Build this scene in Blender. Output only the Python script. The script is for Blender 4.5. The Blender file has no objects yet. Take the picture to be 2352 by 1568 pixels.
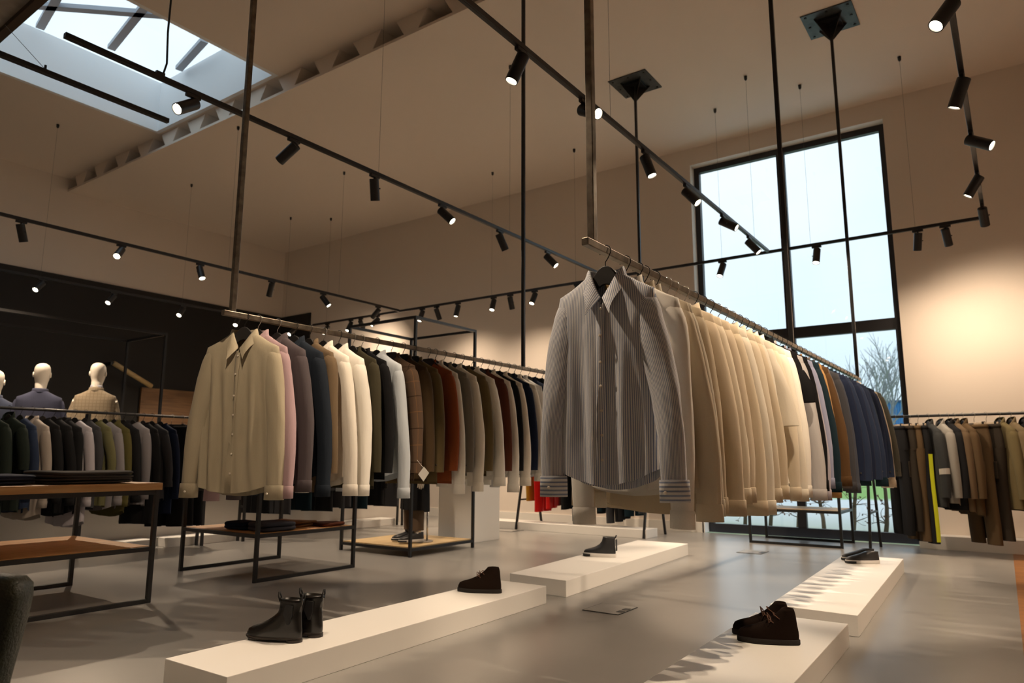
import bpy, math, random
from mathutils import Vector, Matrix

# ------------------------------------------------------------------ frame
CX, CY, FPX = 1176.0, 784.0, 1636.678
def _n(v):
    l = math.sqrt(sum(a*a for a in v)); return [a/l for a in v]
_A = _n([2348-CX, 1060-CY, FPX]); _B = _n([-1172-CX, 1049-CY, FPX])
_U = _n([_B[1]*_A[2]-_B[2]*_A[1], _B[2]*_A[0]-_B[0]*_A[2], _B[0]*_A[1]-_B[1]*_A[0]])
if _U[1] > 0: _U = [-a for a in _U]
ROWS = [[-a for a in _B], _A, _U]          # room axes seen from the lens; x along the window wall, y towards it
EYE = Vector((0, 0, 1.0))
def ray(u, v):
    c = (u-CX, v-CY, FPX); return Vector([sum(r[i]*c[i] for i in range(3)) for r in ROWS])
def atz(u, v, z): d = ray(u, v); return EYE + d*((z-1.0)/d.z)
def aty(u, v, y): d = ray(u, v); return EYE + d*(y/d.y)
def atx(u, v, x): d = ray(u, v); return EYE + d*(x/d.x)
def depth_of(p):
    p = Vector(p)-EYE; return sum(ROWS[i][2]*p[i] for i in range(3))
CAMR = Vector([ROWS[i][0] for i in range(3)]); CAMU = Vector([-ROWS[i][1] for i in range(3)]); CAMF = Vector([ROWS[i][2] for i in range(3)])

scene = bpy.context.scene
COL = scene.collection
PI = math.pi
rnd = random.Random(7)

# ------------------------------------------------------------------ materials
MATS = {}
def _new(name):
    m = bpy.data.materials.new(name); m.use_nodes = True
    nt = m.node_tree; b = nt.nodes['Principled BSDF']
    return m, nt, b
def plain(name, col, rough=.6, metal=0., bump=0., bscale=40., var=0., vscale=6., spec=.5, coat=0.):
    if name in MATS: return MATS[name]
    m, nt, b = _new(name)
    b.inputs['Base Color'].default_value = (*col, 1); b.inputs['Roughness'].default_value = rough
    b.inputs['Metallic'].default_value = metal; b.inputs['Specular IOR Level'].default_value = spec
    b.inputs['Coat Weight'].default_value = coat
    tc = nt.nodes.new('ShaderNodeTexCoord')
    if bump:
        n = nt.nodes.new('ShaderNodeTexNoise'); n.inputs['Scale'].default_value = bscale; n.inputs['Detail'].default_value = 4
        bp = nt.nodes.new('ShaderNodeBump'); bp.inputs['Strength'].default_value = bump; bp.inputs['Distance'].default_value = .01
        nt.links.new(tc.outputs['Object'], n.inputs['Vector']); nt.links.new(n.outputs['Fac'], bp.inputs['Height']); nt.links.new(bp.outputs['Normal'], b.inputs['Normal'])
    if var:
        n = nt.nodes.new('ShaderNodeTexNoise'); n.inputs['Scale'].default_value = vscale; n.inputs['Detail'].default_value = 5
        r = nt.nodes.new('ShaderNodeValToRGB'); r.color_ramp.elements[0].position = .3; r.color_ramp.elements[1].position = .7
        r.color_ramp.elements[0].color = (*[c*(1-var) for c in col], 1); r.color_ramp.elements[1].color = (*[min(1, c*(1+var)) for c in col], 1)
        nt.links.new(tc.outputs['Object'], n.inputs['Vector']); nt.links.new(n.outputs['Fac'], r.inputs['Fac']); nt.links.new(r.outputs['Color'], b.inputs['Base Color'])
    MATS[name] = m; return m
def emit(name, col, strength):
    if name in MATS: return MATS[name]
    m, nt, b = _new(name)
    b.inputs['Base Color'].default_value = (*col, 1); b.inputs['Emission Color'].default_value = (*col, 1); b.inputs['Emission Strength'].default_value = strength
    MATS[name] = m; return m
def fabric(name, col, weave=.12, pattern=None, col2=None, sheen=.15, wr=.25, trans=0., rough=.85):
    if name in MATS: return MATS[name]
    m, nt, b = _new(name); N = nt.nodes.new; L = nt.links.new
    b.inputs['Roughness'].default_value = rough; lum = sum(col)/3; b.inputs['Sheen Weight'].default_value = sheen*min(1, lum*2.2); b.inputs['Specular IOR Level'].default_value = .08+.14*min(1, lum*3)
    uv = N('ShaderNodeUVMap'); uv.uv_map = 'UVMap'
    def mapping(sx, sy):
        mp = N('ShaderNodeMapping'); mp.inputs['Scale'].default_value = (sx, sy, 1); L(uv.outputs['UV'], mp.inputs['Vector']); return mp.outputs['Vector']
    n1 = N('ShaderNodeTexNoise'); n1.inputs['Scale'].default_value = 1; n1.inputs['Detail'].default_value = 3; L(mapping(260, 700), n1.inputs['Vector'])
    ramp = N('ShaderNodeMix'); ramp.data_type = 'RGBA'
    ramp.inputs[6].default_value = (*[c*(1-weave) for c in col], 1); ramp.inputs[7].default_value = (*[min(1, c*(1+weave)) for c in col], 1)
    L(n1.outputs['Fac'], ramp.inputs[0]); base = ramp.outputs[2]
    def band(axis, freq, width):
        sep = N('ShaderNodeSeparateXYZ'); L(uv.outputs['UV'], sep.inputs[0])
        mu = N('ShaderNodeMath'); mu.operation = 'MULTIPLY'; mu.inputs[1].default_value = freq; L(sep.outputs[axis], mu.inputs[0])
        fr = N('ShaderNodeMath'); fr.operation = 'FRACT'; L(mu.outputs[0], fr.inputs[0])
        lt = N('ShaderNodeMath'); lt.operation = 'LESS_THAN'; lt.inputs[1].default_value = width; L(fr.outputs[0], lt.inputs[0]); return lt.outputs[0]
    def over(fac, color, base):
        mx = N('ShaderNodeMix'); mx.data_type = 'RGBA'; L(fac, mx.inputs[0]); L(base, mx.inputs[6]); mx.inputs[7].default_value = (*color, 1); return mx.outputs[2]
    if pattern == 'stripe': base = over(band(0, 140, .42), col2, base)
    if pattern == 'check':
        for ax in (0, 1):
            base = over(band(ax, 11, .045), col2, base); base = over(band(ax, 5.5, .028), tuple(c*.4 for c in col), base)
    if pattern == 'finecheck':
        for ax in (0, 1): base = over(band(ax, 26, .2), col2, base)
    L(base, b.inputs['Base Color'])
    n2 = N('ShaderNodeTexNoise'); n2.inputs['Scale'].default_value = 1; n2.inputs['Detail'].default_value = 4; L(mapping(14, 4.5), n2.inputs['Vector'])
    ad = N('ShaderNodeMath'); ad.operation = 'MULTIPLY_ADD'; ad.inputs[1].default_value = .03; L(n1.outputs['Fac'], ad.inputs[0]); L(n2.outputs['Fac'], ad.inputs[2])
    bp = N('ShaderNodeBump'); bp.inputs['Strength'].default_value = wr; bp.inputs['Distance'].default_value = .02; L(ad.outputs[0], bp.inputs['Height']); L(bp.outputs['Normal'], b.inputs['Normal'])
    if trans:
        t = N('ShaderNodeBsdfTranslucent'); L(base, t.inputs['Color']); ms = N('ShaderNodeMixShader'); ms.inputs[0].default_value = trans
        out = nt.nodes['Material Output']; L(b.outputs[0], ms.inputs[1]); L(t.outputs[0], ms.inputs[2]); L(ms.outputs[0], out.inputs['Surface'])
    MATS[name] = m; return m
def wood(name, c1, c2, axis=1, rough=.5, scale=6.):
    if name in MATS: return MATS[name]
    m, nt, b = _new(name); N = nt.nodes.new; L = nt.links.new
    b.inputs['Roughness'].default_value = rough
    tc = N('ShaderNodeTexCoord'); mp = N('ShaderNodeMapping'); s = [scale*5]*3; s[axis] = scale*.35; mp.inputs['Scale'].default_value = s
    n = N('ShaderNodeTexNoise'); n.inputs['Scale'].default_value = 1; n.inputs['Detail'].default_value = 6; n.inputs['Distortion'].default_value = .6
    r = N('ShaderNodeValToRGB'); r.color_ramp.elements[0].position = .35; r.color_ramp.elements[1].position = .68
    r.color_ramp.elements[0].color = (*c1, 1); r.color_ramp.elements[1].color = (*c2, 1)
    L(tc.outputs['Object'], mp.inputs['Vector']); L(mp.outputs[0], n.inputs['Vector']); L(n.outputs['Fac'], r.inputs['Fac']); L(r.outputs['Color'], b.inputs['Base Color'])
    MATS[name] = m; return m
def glass(name):
    if name in MATS: return MATS[name]
    m, nt, b = _new(name); N = nt.nodes.new; L = nt.links.new
    t = N('ShaderNodeBsdfTransparent'); t.inputs['Color'].default_value = (.96, .98, .98, 1); g = N('ShaderNodeBsdfGlossy'); g.inputs['Roughness'].default_value = .02
    ms = N('ShaderNodeMixShader'); ms.inputs[0].default_value = .045; L(t.outputs[0], ms.inputs[1]); L(g.outputs[0], ms.inputs[2]); L(ms.outputs[0], nt.nodes['Material Output'].inputs['Surface'])
    MATS[name] = m; return m

M_WALL = plain('wall_paint', (.74, .66, .58), .9, bump=.05, bscale=180)
M_CEIL = plain('ceiling_paint', (.76, .67, .58), .92, bump=.05, bscale=120)
M_SHAFT = plain('shaft_white', (.86, .88, .9), .9)
M_BLACKWALL = plain('black_paint', (.012, .011, .010), .75)
M_WHITE = plain('white_lacquer', (.86, .84, .80), .45, bump=.02, bscale=300)
M_BASE = plain('baseboard_white', (.8, .77, .71), .6)
M_STEEL = plain('black_steel', (.030, .030, .031), .38, .55, bump=.08, bscale=60)
M_RAW = plain('raw_steel', (.17, .145, .115), .33, .9, bump=.02, bscale=90, var=.35, vscale=22)
M_SPOT = plain('spot_black', (.012, .012, .013), .42)
M_FRAME = plain('window_frame_black', (.018, .017, .02), .45)
M_OAK = wood('oak_top', (.56, .27, .085), (.76, .43, .17), axis=1)
M_OAKPALE = wood('oak_pale', (.55, .38, .18), (.72, .53, .28), axis=1)
M_PANEL = wood('brown_panel', (.16, .075, .025), (.24, .12, .04), axis=1)
M_HANGER = plain('hanger_black', (.014, .013, .013), .5)
M_CHROME = plain('hook_chrome', (.62, .60, .56), .22, 1.)
M_BLACKWIRE = plain('hook_black', (.02, .02, .02), .35, .6)
M_WIRE = plain('wire_grey', (.10, .09, .08), .5, .5)
M_GLASS = glass('pane_glass')
M_MANN = plain('mannequin_white', (.82, .76, .66), .35)
M_BUTTON = plain('button_pearl', (.75, .68, .58), .3)
M_DARKBUTTON = plain('button_dark', (.03, .025, .02), .35)
M_TAG = plain('paper_tag', (.82, .78, .70), .7)
M_LENS = emit('lamp_lens', (1., .86, .62), 14.)

# ------------------------------------------------------------------ mesh collector
class MB:
    def __init__(s): s.v = []; s.f = []; s.uv = {}; s.mi = []; s.cur = 0
    def add(s, vs, fs, uvs=None):
        o = len(s.v); s.v += [tuple(a) for a in vs]
        for k, f in enumerate(fs):
            s.f.append(tuple(o+i for i in f)); s.mi.append(s.cur)
            if uvs: s.uv[len(s.f)-1] = uvs[k]
    def box(s, lo, hi, mat=None):
        x0, y0, z0 = lo; x1, y1, z1 = hi
        vs = [Vector(p) for p in ((x0,y0,z0),(x1,y0,z0),(x1,y1,z0),(x0,y1,z0),(x0,y0,z1),(x1,y0,z1),(x1,y1,z1),(x0,y1,z1))]
        if mat: vs = [mat @ p for p in vs]
        s.add(vs, [(0,3,2,1),(4,5,6,7),(0,1,5,4),(1,2,6,5),(2,3,7,6),(3,0,4,7)]); return s
    def bar(s, p0, p1, w, h=None, up=(0,0,1)):
        p0 = Vector(p0); p1 = Vector(p1); h = h or w; d = (p1-p0).normalized(); up = Vector(up)
        if abs(d.dot(up)) > .98: up = Vector((1,0,0))
        a = d.cross(up).normalized(); b = a.cross(d)
        vs = [p + a*(sx*w/2) + b*(sy*h/2) for p in (p0, p1) for sx, sy in ((-1,-1),(1,-1),(1,1),(-1,1))]
        s.add(vs, [(0,1,2,3),(7,6,5,4),(0,4,5,1),(1,5,6,2),(2,6,7,3),(3,7,4,0)]); return s
    def tube(s, pts, r, n=8, caps=True):
        pts = [Vector(p) for p in pts]; rs = r if isinstance(r, (list, tuple)) else [r]*len(pts)
        rings = []; prev = None
        for i, p in enumerate(pts):
            t = (pts[min(i+1, len(pts)-1)]-pts[max(i-1, 0)]).normalized()
            if prev is None:
                a = t.cross(Vector((0,0,1)))
                if a.length < .05: a = t.cross(Vector((0,1,0)))
            else: a = prev - t*prev.dot(t)
            a.normalize(); prev = a; b = t.cross(a)
            rings.append([p + (a*math.cos(2*PI*k/n)+b*math.sin(2*PI*k/n))*rs[i] for k in range(n)])
        s.loft(rings, caps, caps); return s
    def loft(s, rings, cap0=False, cap1=False, closed=True, uvs=None, uvf=None):
        if uvf: uvs = True
        n = len(rings[0]); vs = [p for r in rings for p in r]; fs = []; us = []
        for i in range(len(rings)-1):
            for k in range(n if closed else n-1):
                k2 = (k+1) % n
                fs.append((i*n+k, i*n+k2, (i+1)*n+k2, (i+1)*n+k))
                if uvf: us.append([uvf(i, k, k), uvf(i, k+1, k), uvf(i+1, k+1, k), uvf(i+1, k, k)])
                elif uvs: us.append([uvs(i, k), uvs(i, k+1), uvs(i+1, k+1), uvs(i+1, k)])
        if cap0: fs.append(tuple(reversed(range(n)))); us.append([(0,0)]*n)
        if cap1: fs.append(tuple(range((len(rings)-1)*n, len(rings)*n))); us.append([(0,0)]*n)
        s.add(vs, fs, us if uvs else None); return s
    def lathe(s, prof, c=(0,0,0), n=20, cap0=True, cap1=True):
        c = Vector(c)
        s.loft([[c+Vector((r*math.cos(2*PI*k/n), r*math.sin(2*PI*k/n), z)) for k in range(n)] for r, z in prof], cap0, cap1); return s
    def prism(s, poly, lo, hi, axis=2):
        def P(a, b, c): return {2: (a, b, c), 1: (a, c, b), 0: (c, a, b)}[axis]
        n = len(poly); vs = [P(a, b, lo) for a, b in poly]+[P(a, b, hi) for a, b in poly]
        s.add(vs, [tuple(reversed(range(n))), tuple(range(n, 2*n))]+[(k, (k+1) % n, n+(k+1) % n, n+k) for k in range(n)]); return s
    def build(s, name, mat, parent=None, smooth=False, bevel=0., solid=0., loc=None):
        me = bpy.data.meshes.new(name); me.from_pydata(s.v, [], s.f)
        for mt in (mat if isinstance(mat, (list, tuple)) else [mat]): me.materials.append(mt)
        for p, i in zip(me.polygons, s.mi): p.material_index = i
        if s.uv:
            lay = me.uv_layers.new(name='UVMap')
            for fi, us in s.uv.items():
                p = me.polygons[fi]
                for li, u in zip(p.loop_indices, us): lay.data[li].uv = u
        if smooth: me.polygons.foreach_set('use_smooth', [True]*len(me.polygons))
        me.update()
        import bmesh
        bm = bmesh.new(); bm.from_mesh(me); bmesh.ops.recalc_face_normals(bm, faces=bm.faces); bm.to_mesh(me); bm.free()
        o = bpy.data.objects.new(name, me); COL.objects.link(o)
        if parent: o.parent = parent
        if loc is not None: o.location = loc
        if solid:
            md = o.modifiers.new('thick', 'SOLIDIFY'); md.thickness = solid; md.offset = 0
        if bevel:
            md = o.modifiers.new('bev', 'BEVEL'); md.width = bevel; md.segments = 2; md.limit_method = 'ANGLE'; md.angle_limit = .7
        return o
def thing(name, label, cat, loc=(0,0,0), rz=0., group=None):
    o = bpy.data.objects.new(name, None); COL.objects.link(o); o.empty_display_size = .1
    o.location = loc; o.rotation_euler = (0, 0, rz); o['label'] = label; o['category'] = cat
    if group: o['group'] = group
    return o
def tag(o, label, cat, group=None):
    o['label'] = label; o['category'] = cat
    if group: o['group'] = group
    return o
def struct(o): o['kind'] = 'structure'; return o
ORD = ['zeroth','first','second','third','fourth','fifth','sixth','seventh','eighth','ninth','tenth','eleventh','twelfth','thirteenth','fourteenth','fifteenth','sixteenth','seventeenth','eighteenth','nineteenth','twentieth']
TENS = {2: 'twenty', 3: 'thirty', 4: 'forty'}
def ordn(n):
    if n <= 20: return ORD[n]
    if n == 30: return 'thirtieth'
    if n == 40: return 'fortieth'
    return TENS[n//10]+'-'+ORD[n % 10]

# ------------------------------------------------------------------ room shell
WX0, WX1, WY0, WY1 = -13.58, 2.6, -2.2, 10.05
CZ, CZN, YS = 5.75, 5.98, 5.36
def floor_material():
    m, nt, b = _new('floor_cast'); N = nt.nodes.new; L = nt.links.new
    tc = N('ShaderNodeTexCoord')
    n = N('ShaderNodeTexNoise'); n.inputs['Scale'].default_value = .9; n.inputs['Detail'].default_value = 4; n.inputs['Roughness'].default_value = .5
    r = N('ShaderNodeValToRGB'); r.color_ramp.elements[0].position = .3; r.color_ramp.elements[1].position = .72
    r.color_ramp.elements[0].color = (.25, .24, .225, 1); r.color_ramp.elements[1].color = (.325, .315, .297, 1)
    n2 = N('ShaderNodeTexNoise'); n2.inputs['Scale'].default_value = 2.5; n2.inputs['Detail'].default_value = 2
    mr = N('ShaderNodeMapRange'); mr.inputs['To Min'].default_value = .25; mr.inputs['To Max'].default_value = .34
    L(tc.outputs['Object'], n.inputs['Vector']); L(tc.outputs['Object'], n2.inputs['Vector'])
    L(n.outputs['Fac'], r.inputs['Fac']); L(r.outputs['Color'], b.inputs['Base Color']); b.inputs['Roughness'].default_value = .29
    return m
fe = lambda y: -.174+.0178*(9.66-y)
struct(MB().prism([(WX0, WY0), (fe(WY0), WY0), (fe(WY1), WY1), (WX0, WY1)], -.12, 0).build('floor', floor_material()))
def plank_material():
    m, nt, b = _new('oak_planks'); N = nt.nodes.new; L = nt.links.new
    tc = N('ShaderNodeTexCoord'); br = N('ShaderNodeTexBrick'); br.inputs['Scale'].default_value = 1
    br.inputs['Brick Width'].default_value = 1.6; br.inputs['Row Height'].default_value = .14; br.inputs['Mortar Size'].default_value = .003
    br.inputs['Color1'].default_value = (.40, .17, .05, 1); br.inputs['Color2'].default_value = (.30, .12, .035, 1); br.inputs['Mortar'].default_value = (.08, .035, .01, 1)
    L(tc.outputs['Object'], br.inputs['Vector']); L(br.outputs['Color'], b.inputs['Base Color']); b.inputs['Roughness'].default_value = .4
    return m
struct(MB().prism([(fe(WY0), WY0), (WX1, WY0), (WX1, WY1), (fe(WY1), WY1)], -.12, 0).build('floor_wood', plank_material()))
w = MB()
OX0, OX1, OZ = -3.762, -1.095, 5.482
w.box((WX0-.2, WY1, 0), (OX0, WY1+.3, CZN+.2)).box((OX1, WY1, 0), (WX1+.2, WY1+.3, CZN+.2)).box((OX0, WY1, OZ), (OX1, WY1+.3, CZN+.2))
struct(w.build('wall_back', M_WALL))
struct(MB().box((WX0-.2, WY0, 0), (WX0, WY1, CZN+.2)).build('wall_left', M_WALL))
struct(MB().box((WX1, WY0, 0), (WX1+.2, WY1, CZN+.2)).build('wall_right', M_WALL))
struct(MB().box((WX0-.2, WY0-.2, 0), (WX1+.2, WY0, CZN+.2)).build('wall_front', M_WALL))
# black lining of the left wall with its return on the window wall
bw = MB(); bw.box((WX0, WY0, 0), (WX0+.03, WY1, 4.2)).box((WX0+.03, WY1-.03, 0), (-12.54, WY1, 4.2))
struct(bw.build('wall_left_lining', M_BLACKWALL))
struct(MB().box((WX0+.03, 6.95, 0), (WX0+.08, 9.4, 2.34)).build('trim_1', M_PANEL))
# ceiling with the skylight opening
SX0, SX1, SY0, SY1 = -10.43, -7.59, .6, 5.25
c = MB()
c.box((WX0, YS, CZ), (WX1, WY1, CZ+.015)).box((WX0, YS+.32, CZ+.015), (WX1, WY1, CZN+.2)).box((WX0, YS-.03, CZN), (WX1, YS+.32, CZN+.2))
e_ = .061
c.box((WX0, SY1+e_, CZN), (WX1, YS-.03, CZN+.2)).box((WX0, WY0, CZN), (WX1, SY0-e_, CZN+.2)).box((WX0, SY0-e_, CZN), (SX0-e_, SY1+e_, CZN+.2)).box((SX1+e_, SY0-e_, CZN), (WX1, SY1+e_, CZN+.2))
struct(c.build('ceiling', M_CEIL))
# the step between the two ceilings: profiled deck ends over a flat edge strip
tr = MB(); tr.box((WX0, YS-.012, CZ-.016), (WX1, YS-.0005, CZ+.02))
x = -5.19-.72*11
while x < 1.9:
    tr.prism([(x-.11, CZ+.02), (x+.11, CZ+.02), (x+.24, CZN-.001), (x-.24, CZN-.001)], YS-.012, YS+.31, axis=1)
    x += .72
struct(tr.build('trim_2', M_CEIL))
SZ = 6.78
sh = MB(); t_ = .06
sh.box((SX0-t_, SY0, CZN+.0), (SX0, SY1, SZ)).box((SX1, SY0, CZN), (SX1+t_, SY1, SZ)).box((SX0-t_, SY1, CZN), (SX1+t_, SY1+t_, SZ)).box((SX0-t_, SY0-t_, CZN), (SX1+t_, SY0, SZ))
win2 = struct(sh.build('window_2', M_SHAFT))
M_SKYBAR = plain('skylight_bar', (.42, .45, .50), .5)
for a, b in (((-9.9, 3.19), (-8.69, 4.3)), ((-8.72, 4.08), (-10.02, 4.3)), ((-8.75, 4.95), (-9.75, 5.15)), ((-8.69, 4.3), (-7.5, 4.7)), ((-9.9, 3.19), (-10.3, 2.4)), ((-8.72, 4.08), (-7.5, 3.9)), ((-10.3, 3.5), (-8.6, 3.2))):
    MB().bar((a[0], a[1], SZ-.03), (b[0], b[1], SZ-.03), .10, .06).build('glazing_bar', M_SKYBAR, win2)
MB().box((SX0-t_, SY0-t_, SZ), (SX1+t_, SY1+t_, SZ+.015)).build('pane', M_GLASS, win2)
# roof edge beam above the viewer
M_CONC = plain('concrete', (.30, .27, .24), .85, bump=.2, bscale=25, var=.2)
p0, p1 = atz(0, 66, 5.0), atz(72, 0, 5.0)
d = (p1-p0).normalized(); q0 = p0-d*3; q1 = p1+d*7; nrm = Vector((d.y, -d.x, 0)); nrm = nrm if nrm.y < 0 else -nrm
bm_ = MB(); off = nrm*.45
bm_.loft([[q0+Vector((0,0,0)), q0+off, q0+off+Vector((0,0,.9)), q0+Vector((0,0,.9))], [q1, q1+off, q1+off+Vector((0,0,.9)), q1+Vector((0,0,.9))]], True, True)
beam = struct(bm_.build('beam', M_CONC))
MB().bar(q0-nrm*.03, q1-nrm*.03, .07, .10).build('edge_trim', plain('rust_steel', (.06, .04, .025), .6, .3), beam)
# baseboards
struct(MB().box((-12.5, WY1-.02, 0), (OX0, WY1, .14)).build('baseboard_back', M_BASE))
struct(MB().box((OX0-.02, WY1-.02, 0), (OX0+.012, WY1+.155, .14)).build('baseboard_reveal', M_BASE))
fa, fb = WY1+.16, WY1+.24
win = struct(MB().box((OX0, fa, 0), (OX0+.08, fb, OZ)).box((OX1-.08, fa, 0), (OX1, fb, OZ)).box((OX0+.08, fa, OZ-.085), (OX1-.08, fb, OZ)).box((OX0+.08, fa, 0), (OX1-.08, fb, .12)).build('window_1', M_FRAME))
MB().box((-2.525, fa+.005, .12), (-2.415, fb-.005, OZ-.085)).build('mullion', M_FRAME, win)
MB().box((OX0+.08, fa+.003, 2.68), (-2.525, fb-.003, 2.83)).box((-2.415, fa+.003, 2.68), (OX1-.08, fb-.003, 2.83)).build('transom', M_FRAME, win)
for x0, x1 in ((OX0+.08, -2.525), (-2.415, OX1-.08)):
    for z0, z1 in ((.12, 2.68), (2.83, OZ-.085)):
        MB().box((x0, WY1+.195, z0), (x1, WY1+.203, z1)).build('pane', M_GLASS, win)
# ------------------------------------------------------------------ outdoors
def ground_material():
    m, nt, b = _new('outdoor_ground'); N = nt.nodes.new; L = nt.links.new
    tc = N('ShaderNodeTexCoord'); sep = N('ShaderNodeSeparateXYZ'); L(tc.outputs['Object'], sep.inputs[0])
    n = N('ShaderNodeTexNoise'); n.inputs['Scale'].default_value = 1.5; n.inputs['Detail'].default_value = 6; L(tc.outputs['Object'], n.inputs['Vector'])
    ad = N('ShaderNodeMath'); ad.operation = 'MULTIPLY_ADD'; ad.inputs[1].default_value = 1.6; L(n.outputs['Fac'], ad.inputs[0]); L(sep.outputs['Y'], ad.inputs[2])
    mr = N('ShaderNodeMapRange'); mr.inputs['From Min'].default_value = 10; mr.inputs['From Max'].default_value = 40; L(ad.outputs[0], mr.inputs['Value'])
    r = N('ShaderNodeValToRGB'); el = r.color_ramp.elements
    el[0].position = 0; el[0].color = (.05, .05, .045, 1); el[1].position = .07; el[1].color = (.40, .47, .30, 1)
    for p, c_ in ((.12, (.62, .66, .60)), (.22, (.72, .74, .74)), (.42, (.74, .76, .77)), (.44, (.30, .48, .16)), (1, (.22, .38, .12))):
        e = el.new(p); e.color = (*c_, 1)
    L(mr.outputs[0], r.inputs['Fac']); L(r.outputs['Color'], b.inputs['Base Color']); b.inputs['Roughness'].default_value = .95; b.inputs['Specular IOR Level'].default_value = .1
    return m
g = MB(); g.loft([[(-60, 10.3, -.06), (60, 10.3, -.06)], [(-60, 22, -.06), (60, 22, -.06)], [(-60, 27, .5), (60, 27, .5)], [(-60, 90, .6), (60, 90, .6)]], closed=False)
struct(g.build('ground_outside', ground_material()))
M_BARK = plain('bark', (.10, .085, .065), .9, bump=.3, bscale=60)
M_TWIG = plain('twig', (.12, .10, .08), .9)
M_DEADLEAF = plain('dead_leaf', (.16, .075, .04), .8)
def branch_pts(r, p, d, L, n=5, wob=.25):
    pts = [Vector(p)]; d = Vector(d).normalized()
    for _ in range(n):
        d = (d+Vector((r.uniform(-wob, wob), r.uniform(-wob, wob), r.uniform(-wob*.4, wob*.6)))).normalized(); pts.append(pts[-1]+d*(L/n))
    return pts
hx = [-4.6, -4.1, -3.72, -3.28, -2.93, -2.55, -2.2, -1.82, -1.45, -1.05, -.6, -.2]
for i, xx in enumerate(hx):
    r = random.Random(100+i); yy = 11.3+r.uniform(-.25, .3)
    t = thing('hedge_sapling', f'bare brown-leaved sapling outside the window, {ordn(i+1)} along the hedge row', 'sapling', (xx*1.12, yy, -.06), 0, 'saplings in the hedge row outside')
    tp = branch_pts(r, (0,0,0), (r.uniform(-.1,.1), 0, 1), 1.55, 7, .14)
    MB().tube(tp, [.032-.003*k for k in range(len(tp))], 7).build('stem', M_BARK, t, True)
    tw = MB(); lf = MB()
    for k in range(15):
        b0 = tp[r.randint(1, len(tp)-1)]; a = r.uniform(0, 2*PI)
        bp_ = branch_pts(r, b0, (math.cos(a), math.sin(a)*.6, r.uniform(.0, .7)), r.uniform(.18, .34), 5, .45)
        tw.tube(bp_, [.008-.001*j for j in range(len(bp_))], 4)
        for _ in range(2):
            bb = branch_pts(r, bp_[r.randint(1, 4)], (r.uniform(-1,1), r.uniform(-.6,.6), r.uniform(-.4,.8)), r.uniform(.12, .26), 3, .5); tw.tube(bb, .003, 3)
            for q in bb[1:]:
                if r.random() < .5:
                    for _ in range(2):
                        e1 = Vector((r.uniform(-1,1), r.uniform(-1,1), r.uniform(-1,.3))).normalized()*.035; e2 = e1.cross(Vector((r.uniform(-1,1), r.uniform(-1,1), 1))).normalized()*.014
                        lf.add([q, q+e1*.5+e2, q+e1, q+e1*.5-e2], [(0,1,2,3)])
    tw.build('twigs', M_TWIG, t); lf.build('leaves', M_DEADLEAF, t)
def bare_tree(label, base, height, seed, spread=1.):
    r = random.Random(seed); t = thing('bare_tree', label, 'tree', base)
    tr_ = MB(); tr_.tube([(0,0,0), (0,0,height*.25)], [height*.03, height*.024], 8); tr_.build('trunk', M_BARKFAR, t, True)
    br = MB()
    def grow(p, d, L, rad, lev):
        pts = branch_pts(r, p, d, L, 4, .16); br.tube(pts, [rad*(1-.12*k) for k in range(5)], 4 if lev else 5, False)
        if lev >= 4: return
        for k in range(4 if lev < 2 else 5):
            q = pts[r.randint(1, 4)]; a = r.uniform(0, 2*PI)
            nd = (Vector(d).normalized()+Vector((math.cos(a)*.6*spread, math.sin(a)*.6*spread, .25))).normalized()
            grow(q, nd, L*r.uniform(.55, .72), rad*.55, lev+1)
    for k in range(5):
        a = 2*PI*k/5; grow((0,0,height*.22), (math.cos(a)*.35*spread, math.sin(a)*.35*spread, 1), height*.36, height*.012, 1)
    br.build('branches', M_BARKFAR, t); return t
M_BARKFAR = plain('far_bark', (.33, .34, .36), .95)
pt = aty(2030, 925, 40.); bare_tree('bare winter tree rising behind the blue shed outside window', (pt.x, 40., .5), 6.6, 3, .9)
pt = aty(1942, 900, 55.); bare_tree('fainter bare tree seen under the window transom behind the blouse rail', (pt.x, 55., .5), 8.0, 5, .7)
M_BLUE = plain('blue_cladding', (.07, .28, .68), .6)
shed = thing('blue_shed', 'flat roofed blue corrugated shed outside, low behind the window', 'shed', (-3.6, 42., .5))
sb = MB()
for k in range(46): sb.box((-2.05+k*.12, 0, 0), (-1.99+k*.12, .03, 3.55))
sb.box((-2.05, .03, 0), (3.5, 3, 3.55)); sb.build('cladding', M_BLUE, shed)
MB().box((-2.15, -.08, 3.55), (3.6, 3.1, 3.65)).build('roof', plain('shed_roof', (.05, .12, .3), .6), shed)
# ------------------------------------------------------------------ a bicycle parked beyond the hedge
M_TEAL = plain('teal_paint', (.10, .42, .42), .4); M_TYRE = plain('tyre', (.03, .03, .03), .8)
bike = thing('bicycle', 'teal bicycle parked outside beyond the glass beside the workwear', 'bicycle', (aty(2150, 1190, 13.2).x, 13.2, -.06), math.radians(60))
for wx in (-.5, .5):
    MB().tube([(wx+.33*math.cos(2*PI*k/24), 0, .34+.33*math.sin(2*PI*k/24)) for k in range(25)], .018, 6).build('wheel', M_TYRE, bike, True)
fr_ = MB()
for a, b in (((-.5,0,.34), (-.15,0,.30)), ((-.5,0,.34), (-.22,0,.85)), ((-.15,0,.30), (-.22,0,.9)), ((-.15,0,.30), (.36,0,.72)), ((-.21,0,.82), (.35,0,.85)), ((.34,0,.95), (.5,0,.34))): fr_.tube([a, b], .022, 6)
fr_.build('bike_frame', M_TEAL, bike)
MB().tube([(.24,-.25,1.02), (.34,-.1,1.), (.34,.1,1.), (.24,.25,1.02)], .014, 6).build('handlebar', M_STEEL, bike)
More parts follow.
